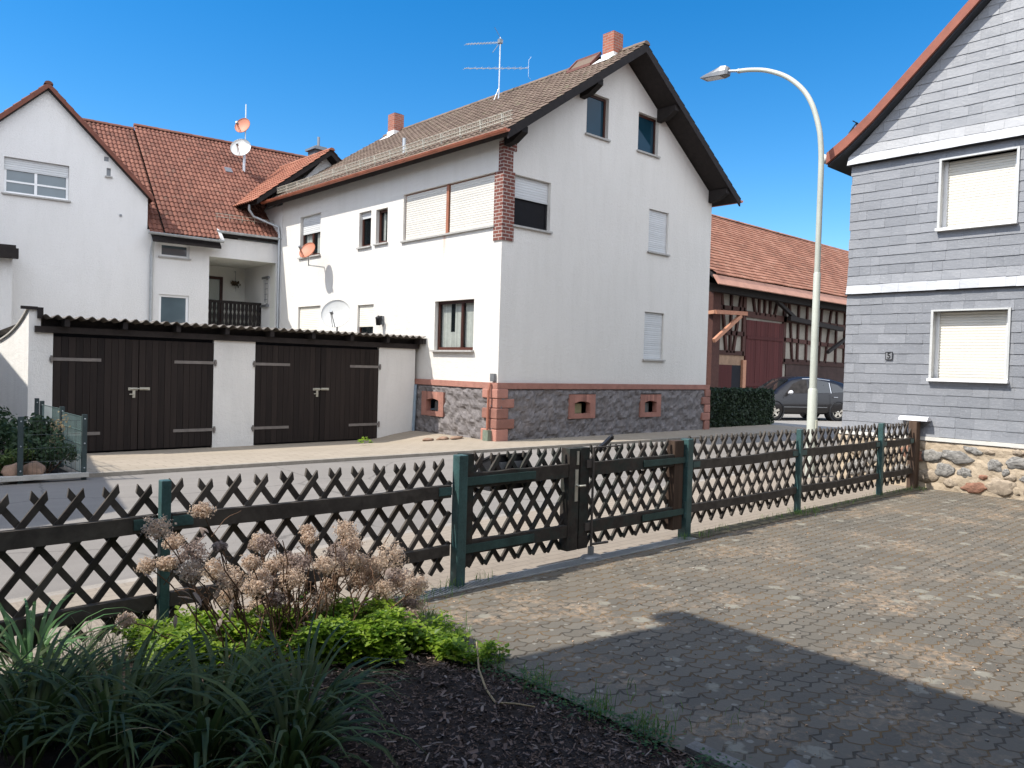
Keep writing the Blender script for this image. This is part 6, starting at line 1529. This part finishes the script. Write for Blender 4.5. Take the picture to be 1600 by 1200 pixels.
def lily(label, u, v, n, L, seed, mat=None):
    t = thing('daylily_clump', label, 'plant', (u, v, .03), 'daylily clumps in the front bed'); rn_ = random.Random(seed); mb = MB()
    for k in range(n):
        a = rn_.uniform(0, 6.283); rr = abs(rn_.gauss(0, .06)); 
        blade(mb, (u + math.cos(a) * rr, v + math.sin(a) * rr, .03), a + rn_.uniform(-.5, .5), L * rn_.uniform(.6, 1.12), rn_.uniform(.009, .0145), rn_.uniform(.95, 1.45), rn_.uniform(1.4, 3.1), seed * 1000 + k)
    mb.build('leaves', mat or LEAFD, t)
    if seed % 3 == 0:
        mb = MB()
        for k in range(7): a = rn_.uniform(0, 6.283); blade(mb, (u, v, .03), a, L * rn_.uniform(.5, .9), .008, rn_.uniform(.5, 1.1), rn_.uniform(1.2, 2.4), seed * 77 + k)
        mb.build('dead_leaves', DRYG, t)
CL = [('arching daylily clump in the bottom left picture corner', .70, 3.62, 70, .62), ('dark daylily clump second from the left along the bottom', .95, 3.36, 75, .64), ('daylily clump at the bottom middle left spilling forward', 1.20, 3.08, 75, .64), ('daylily clump nearest the bark mulch with right leaning tips', 1.60, 3.04, 80, .60),
      ('daylily clump behind the corner clump near the left edge', .84, 3.96, 60, .5), ('daylily clump half hidden behind two front clumps', 1.10, 3.74, 60, .48), ('daylily clump before the bright green ground cover', 1.40, 3.34, 75, .54), ('lowest daylily clump cut by the bottom frame edge', 1.42, 2.78, 70, .60), ('small daylily clump at the far lower left frame edge', .55, 3.98, 55, .58), ('rear daylily clump just before the hydrangea stems', 1.55, 3.50, 40, .38)]
for i, (lab, u, v, n, L) in enumerate(CL): lily(lab, u, v, n, L, i + 1)
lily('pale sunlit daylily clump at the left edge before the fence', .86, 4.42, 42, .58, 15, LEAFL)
# dried hydrangea
HD = [(1.27, 3.87, .86, .058), (1.4, 4.02, .75, .045), (1.47, 3.93, .7, .064), (1.38, 4.05, .64, .045), (1.29, 4.06, .64, .038), (1.4, 3.78, .65, .052), (1.53, 3.76, .76, .031), (1.67, 4.17, .54, .059), (1.64, 3.88, .56, .065), (1.74, 3.87, .63, .046), (2.0, 4.25, .62, .059), (1.81, 3.99, .45, .055), (2.06, 4.17, .52, .051), (2.03, 3.99, .47, .071), (2.13, 4.07, .53, .066), (2.15, 3.83, .56, .063), (2.41, 4.07, .68, .061), (2.52, 4.18, .56, .063), (2.32, 4.01, .55, .074), (2.56, 4.12, .45, .063), (2.65, 4.09, .43, .063), (2.55, 3.78, .56, .074), (2.83, 4.13, .33, .073), (2.87, 4.05, .28, .081), (2.58, 3.9, .34, .057), (2.74, 3.77, .36, .053), (2.72, 4.18, .13, .057), (2.21, 3.99, .31, .066), (2.41, 4.11, .19, .061), (1.92, 4.19, .26, .072), (2.75, 4.11, .16, .056), (3.02, 4.21, .09, .068), (1.16, 3.95, .42, .037), (2.21, 4.15, .69, .037), (1.93, 3.97, .38, .049), (1.75, 4.22, .36, .049), (2.58, 4.19, .33, .064), (2.7, 3.8, .17, .053)]
_q = random.Random(4)
for _k in range(22): _b = _q.choice(HD[:32]); HD.append((_b[0] + _q.gauss(0, .12), min(4.45, _b[1] + _q.gauss(.05, .12)), max(.16, _b[2] + _q.gauss(-.05, .09)), _q.uniform(.03, .055)))
HY = thing('hydrangea_bush', 'dried hydrangea bush with tan flower heads before the lattice fence', 'shrub', (2.1, 4.0, .03))
rn_ = random.Random(77); mb = MB()
def stalk(p, q, r0, r1, seed):
    q_ = random.Random(seed); p, q = Vector(p), Vector(q); m_ = [p]; n = 5
    for i in range(1, n): f = i / n; m_.append(p + (q - p) * f + Vector((q_.gauss(0, .012), q_.gauss(0, .012), .03 * math.sin(3.14 * f))))
    m_.append(q); mb.tube(m_, [r0 + (r1 - r0) * i / n for i in range(n + 1)], 5, 0, False)
for k, (u, v, z, r) in enumerate(HD):
    bu = 2.05 + (u - 2.05) * .38 + rn_.gauss(0, .05); bv_ = 4.0 + (v - 4.0) * .4 + rn_.gauss(0, .05)
    stalk((bu, bv_, .02), (u, v, z), .0055, .003, k)
    for _ in range(2):
        f = rn_.uniform(.5, .85); p = Vector((bu, bv_, .02)) + (Vector((u, v, z)) - Vector((bu, bv_, .02))) * f; stalk(p, p + Vector((rn_.gauss(0, .07), rn_.gauss(0, .07), rn_.uniform(.03, .12))), .0026, .0015, k * 31 + _)
for k in range(46):
    u, v = 2.1 + rn_.gauss(0, .22), 4.0 + rn_.gauss(0, .1); stalk((u, v, .02), (u + rn_.gauss(0, .13), v + rn_.gauss(0, .1), rn_.uniform(.25, .72)), .0055, .003, 500 + k)
mb.build('stems', STEM, HY)
for k, (u, v, z, r) in enumerate(HD):
    q = random.Random(k + 900); mb = MB(); c = Vector((u, v, z)); n = int(320 + 3200 * r)
    r *= 1.08; sq = q.uniform(.65, .95); ell = Vector((1, 1, sq))
    for _ in range(n):
        d = Vector((q.gauss(0, 1), q.gauss(0, 1), q.gauss(.25, 1))).normalized(); rad = r * q.uniform(.55, 1.12) * (1 + .6 * mnoise.noise(d * 2.4 + c * 9)); p = c + Vector((d.x * ell.x, d.y * ell.y, d.z * ell.z)) * rad
        nr = (d + Vector((q.gauss(0, .55), q.gauss(0, .55), q.gauss(0, .55)))).normalized(); a = nr.cross(Vector((q.gauss(0, 1), q.gauss(0, 1), q.gauss(0, 1)))).normalized(); b_ = nr.cross(a); s_ = q.uniform(.0045, .009)
        mb.add([p - a * s_ + nr * .003, p - b_ * s_ * .8, p + a * s_ + nr * .003, p + b_ * s_ * .8], [(0, 1, 2), (0, 2, 3)], 0, q.random())
    for _ in range(14):
        d = Vector((q.gauss(0, 1), q.gauss(0, 1), q.gauss(.3, .8))).normalized(); mb.tube([c - V3(0, 0, r * .8), c + d * r * .8], .0011, 3, 0, False)
    mb.build('flower_head', HEADG if k % 4 == 2 else HEADM, HY)
mb = MB(); q = random.Random(5)      # shrivelled hanging leaves
for _ in range(70):
    k = q.choice(HD); p = Vector((k[0] + q.gauss(0, .06), k[1] + q.gauss(0, .06), max(.1, k[2] - q.uniform(.04, .22)))); blade(mb, p, q.uniform(0, 6.28), q.uniform(.05, .11), q.uniform(.008, .016), q.uniform(-.9, .2), q.uniform(.4, 1.6), q.randint(0, 99999), 0, 4)
mb.build('withered_leaves', HEADG, HY)
# bright green ground cover (nobody could count it)
mb = MB(); q = random.Random(12); cnt = 0
while cnt < 5200:
    u, v = q.uniform(1.15, 3.0), q.uniform(3.25, 4.5)
    line = 4.36 - (u - 1.2) * .47; dv = abs(v - line)
    if dv > .34 + .1 * mnoise.noise(Vector((u * 3, v * 3, 0))) or q.random() < dv * 1.3: continue
    if u > 2.72 and q.random() < .65: continue
    den = mnoise.noise(Vector((u * 4.5, v * 4.5, 7)))
    if den < -.16: continue
    h = q.uniform(.02, .15 if u < 2.6 else .09) * (1.25 + den); c = Vector((u, v, bedz(u, v) + h + .01)); nr = Vector((q.gauss(0, .4), q.gauss(0, .4), 1)).normalized(); rr = q.random(); a0 = q.uniform(0, 6.28); s_ = q.uniform(.010, .031)
    for j in range(3):
        a = a0 + j * 2.094 + q.uniform(-.2, .2); d = Vector((math.cos(a), math.sin(a), q.uniform(-.25, .25))); d = (d - nr * d.dot(nr)).normalized(); w_ = nr.cross(d)
        mb.add([c, c + d * s_ * .9 + w_ * s_ * .62 + nr * .004, c + d * s_ * 1.75, c + d * s_ * .9 - w_ * s_ * .62 + nr * .004], [(0, 1, 2), (0, 2, 3)], 0, rr)
    cnt += 1
tag(mb.build('ground_cover', LEAFG), 'bright green leafy ground cover below the dried hydrangea', 'ground cover', None, 'stuff')
# grass and small weeds along edges
mb = MB(); q = random.Random(22)
def tuft(u, v, n, h, sp, z=0.0):
    for _ in range(n): blade(mb, (u + q.gauss(0, sp), v + q.gauss(0, sp), z), q.uniform(0, 6.28), h * q.uniform(.5, 1.2), q.uniform(.0012, .003), q.uniform(.9, 1.5), q.uniform(.3, 1.5), q.randint(0, 999999), 0, 4)
for u, v, n, h, sp in ((2.98, 4.22, 110, .17, .05), (3.05, 4.08, 60, .12, .05), (2.92, 4.33, 60, .14, .05), (3.0, 3.9, 60, .10, .06), (2.95, 3.65, 70, .10, .07), (3.66, 4.6, 22, .09, .03), (3.95, 4.62, 20, .07, .04), (6.55, 4.56, 26, .07, .03), (6.85, 4.54, 25, .07, .05), (8.9, 4.56, 60, .08, .06), (9.2, 4.52, 30, .06, .05), (12.4, 4.55, 40, .07, .09), (3.4, 4.52, 40, .06, .1), (2.9, 3.3, 60, .1, .06), (2.9, 2.9, 50, .1, .06), (2.9, 2.5, 60, .09, .06), (2.93, 2.2, 70, .09, .05), (3.16, 2.5, 12, .07, .08), (3.25, 2.1, 12, .05, .1)): tuft(u, v, n, h, sp)
for k in range(60): tuft(7.0 + q.random() * 5.5, 4.55 + q.random() * .12, 5, .04, .03)
tag(mb.build('grass_tufts', GRASS), 'thin green grass and weeds growing along the paving edges', 'grass', None, 'stuff')
mb = MB()
for u, v in ((1.15, 4.5), (1.3, 4.45), (1.05, 4.3), (1.42, 4.4)):
    for _ in range(70): blade(mb, (u + q.gauss(0, .05), v + q.gauss(0, .04), .02), q.uniform(0, 6.28), q.uniform(.12, .3), .0022, q.uniform(.8, 1.5), q.uniform(.2, 1.0), q.randint(0, 999999), 0, 4)
tag(mb.build('dry_grass_clump', mat_leaf('grey_green_grass', (.10, .12, .06), (.26, .27, .16), .7, .3)), 'grey green wispy grass at the fence foot behind lilies', 'grass', None, 'stuff')
# low dark creeping plants along the bed edge
mb = MB(); q = random.Random(33)
for _ in range(1500):
    v = q.uniform(1.6, 3.45); u = 2.84 + q.gauss(0, .06) + .03 * math.sin(v * 9); 
    if mnoise.noise(Vector((u * 3, v * 4, 2))) < -.12: continue
    c = Vector((u, v, q.uniform(.015, .07))); a = q.uniform(0, 6.28); d = Vector((math.cos(a), math.sin(a), q.uniform(-.3, .4))); w_ = Vector((-d.y, d.x, q.uniform(-.3, .3))); s_ = q.uniform(.006, .014)
    mb.add([c, c + d * s_ + w_ * s_ * .6, c + d * s_ * 2, c + d * s_ - w_ * s_ * .6], [(0, 1, 2), (0, 2, 3)])
tag(mb.build('edge_weeds', mat_leaf('dark_edge_weed', (.02, .06, .02), (.06, .13, .035), .6, .25)), 'low dark creeping weeds along the bark bed edge', 'weeds', None, 'stuff')
# bark mulch
mb = MB(); q = random.Random(44)
for _ in range(17000):
    u, v = q.uniform(1.2, 2.9), q.uniform(1.3, 4.0)
    c = Vector((u, v, bedz(u, v) + q.uniform(.002, .022))); a = q.uniform(0, 6.28); d = Vector((math.cos(a), math.sin(a), q.gauss(0, .38))).normalized(); w_ = d.cross(V3(q.gauss(0, .35), q.gauss(0, .35), 1)).normalized(); n = d.cross(w_); L = q.uniform(.004, .013) * (1.9 if q.random() < .07 else 1); W_ = L * q.uniform(.18, .6)
    mb.add([c - d * L - w_ * W_ * .6, c + d * L * .9 - w_ * W_, c + d * L + w_ * W_ * .7, c - d * L * .8 + w_ * W_, c + n * .003], [(0, 1, 4), (1, 2, 4), (2, 3, 4), (3, 0, 4)], 0, q.random())
tag(mb.build('bark_mulch', MULCH), 'dark bark chip mulch spread over the shaded bed', 'mulch', None, 'stuff')
mb = MB()
for _ in range(420):
    u, v = q.uniform(1.2, 2.88), q.uniform(1.4, 3.8); c = Vector((u, v, bedz(u, v) + q.uniform(.012, .03))); blade(mb, c, q.uniform(0, 6.28), q.uniform(.02, .06), q.uniform(.003, .009), q.uniform(-.1, .4), q.uniform(-.5, .8), q.randint(0, 99999), 0, 3)
tag(mb.build('fallen_leaves', M('pale_dead_leaf', (.17, .135, .115), .9, .4, 15, 0, 60, .7)), 'pale curled dead leaves lying on the bark mulch', 'leaves', None, 'stuff')
# twig
mb = MB(); mb.tube([(2.88, 3.39, .10), (2.78, 3.26, .09), (2.68, 3.13, .07), (2.56, 2.93, .06), (2.51, 2.80, .05), (2.56, 2.72, .06), (2.62, 2.64, .055)], [.004, .005, .006, .006, .006, .004, .003], 6); tag(mb.build('fallen_stalk', DRYG), 'long bent pale dry stalk lying on the dark bark mulch', 'stalk')
mb = MB(); mb.tube([(1.75, 3.35, .10), (1.95, 3.36, .10), (2.2, 3.30, .07)], .003, 5); tag(mb.build('fallen_stalk', DRYG), 'thin straight dry stalk lying between lilies and bark', 'stalk')
mb = MB(); mb.blob((3.10, 1.56, .015), .07, .05, .03, 0, None, 3, .3, None, 71); tag(mb.build('edge_stone', M('dull_grey_stone', (0.2, .19, .175), .95, .3, 9, .6, 40)), 'grey flat stone at the bottom corner of the bed', 'stone')
# litter on the paving: catkins, bits, pebbles
mb = MB(); q = random.Random(55); cnt = 0
while cnt < 4200:
    u, v = q.uniform(2.95, 12.6), q.uniform(-3.0, 4.45)
    den = mnoise.noise(Vector((u * .9, v * .9, 4))) + .5 * mnoise.noise(Vector((u * 3, v * 3, 1)))
    if q.random() > .35 + den * 1.3: continue
    a = q.gauss(0, .9) if q.random() < .7 else q.uniform(0, 6.28); d = Vector((math.cos(a), math.sin(a), 0)); w_ = Vector((-d.y, d.x, 0)); L = q.uniform(.004, .014); W_ = L * q.uniform(.2, .5); c = Vector((u, v, .003))
    mb.add([c - d * L, c - w_ * W_ + V3(0, 0, .004), c + d * L, c + w_ * W_ + V3(0, 0, .004)], [(0, 1, 2), (0, 2, 3)], 0, q.random()); cnt += 1
tag(mb.build('leaf_litter', LITTER), 'fine tan litter scattered over the dark interlocking paving', 'litter', None, 'stuff')
mb = MB()
for _ in range(170):
    u, v = q.uniform(2.98, 9), q.uniform(.6, 4.4); s_ = q.uniform(.004, .012); mb.blob((u, v, s_ * .4), s_, s_ * q.uniform(.6, 1), s_ * .6, 0, q.random(), 1, .2, Matrix.Rotation(q.uniform(0, 3), 3, 'Z'), _)
tag(mb.build('pebbles', PEB), 'small pale pebbles and crumbs on the dark paving', 'pebbles', None, 'stuff')
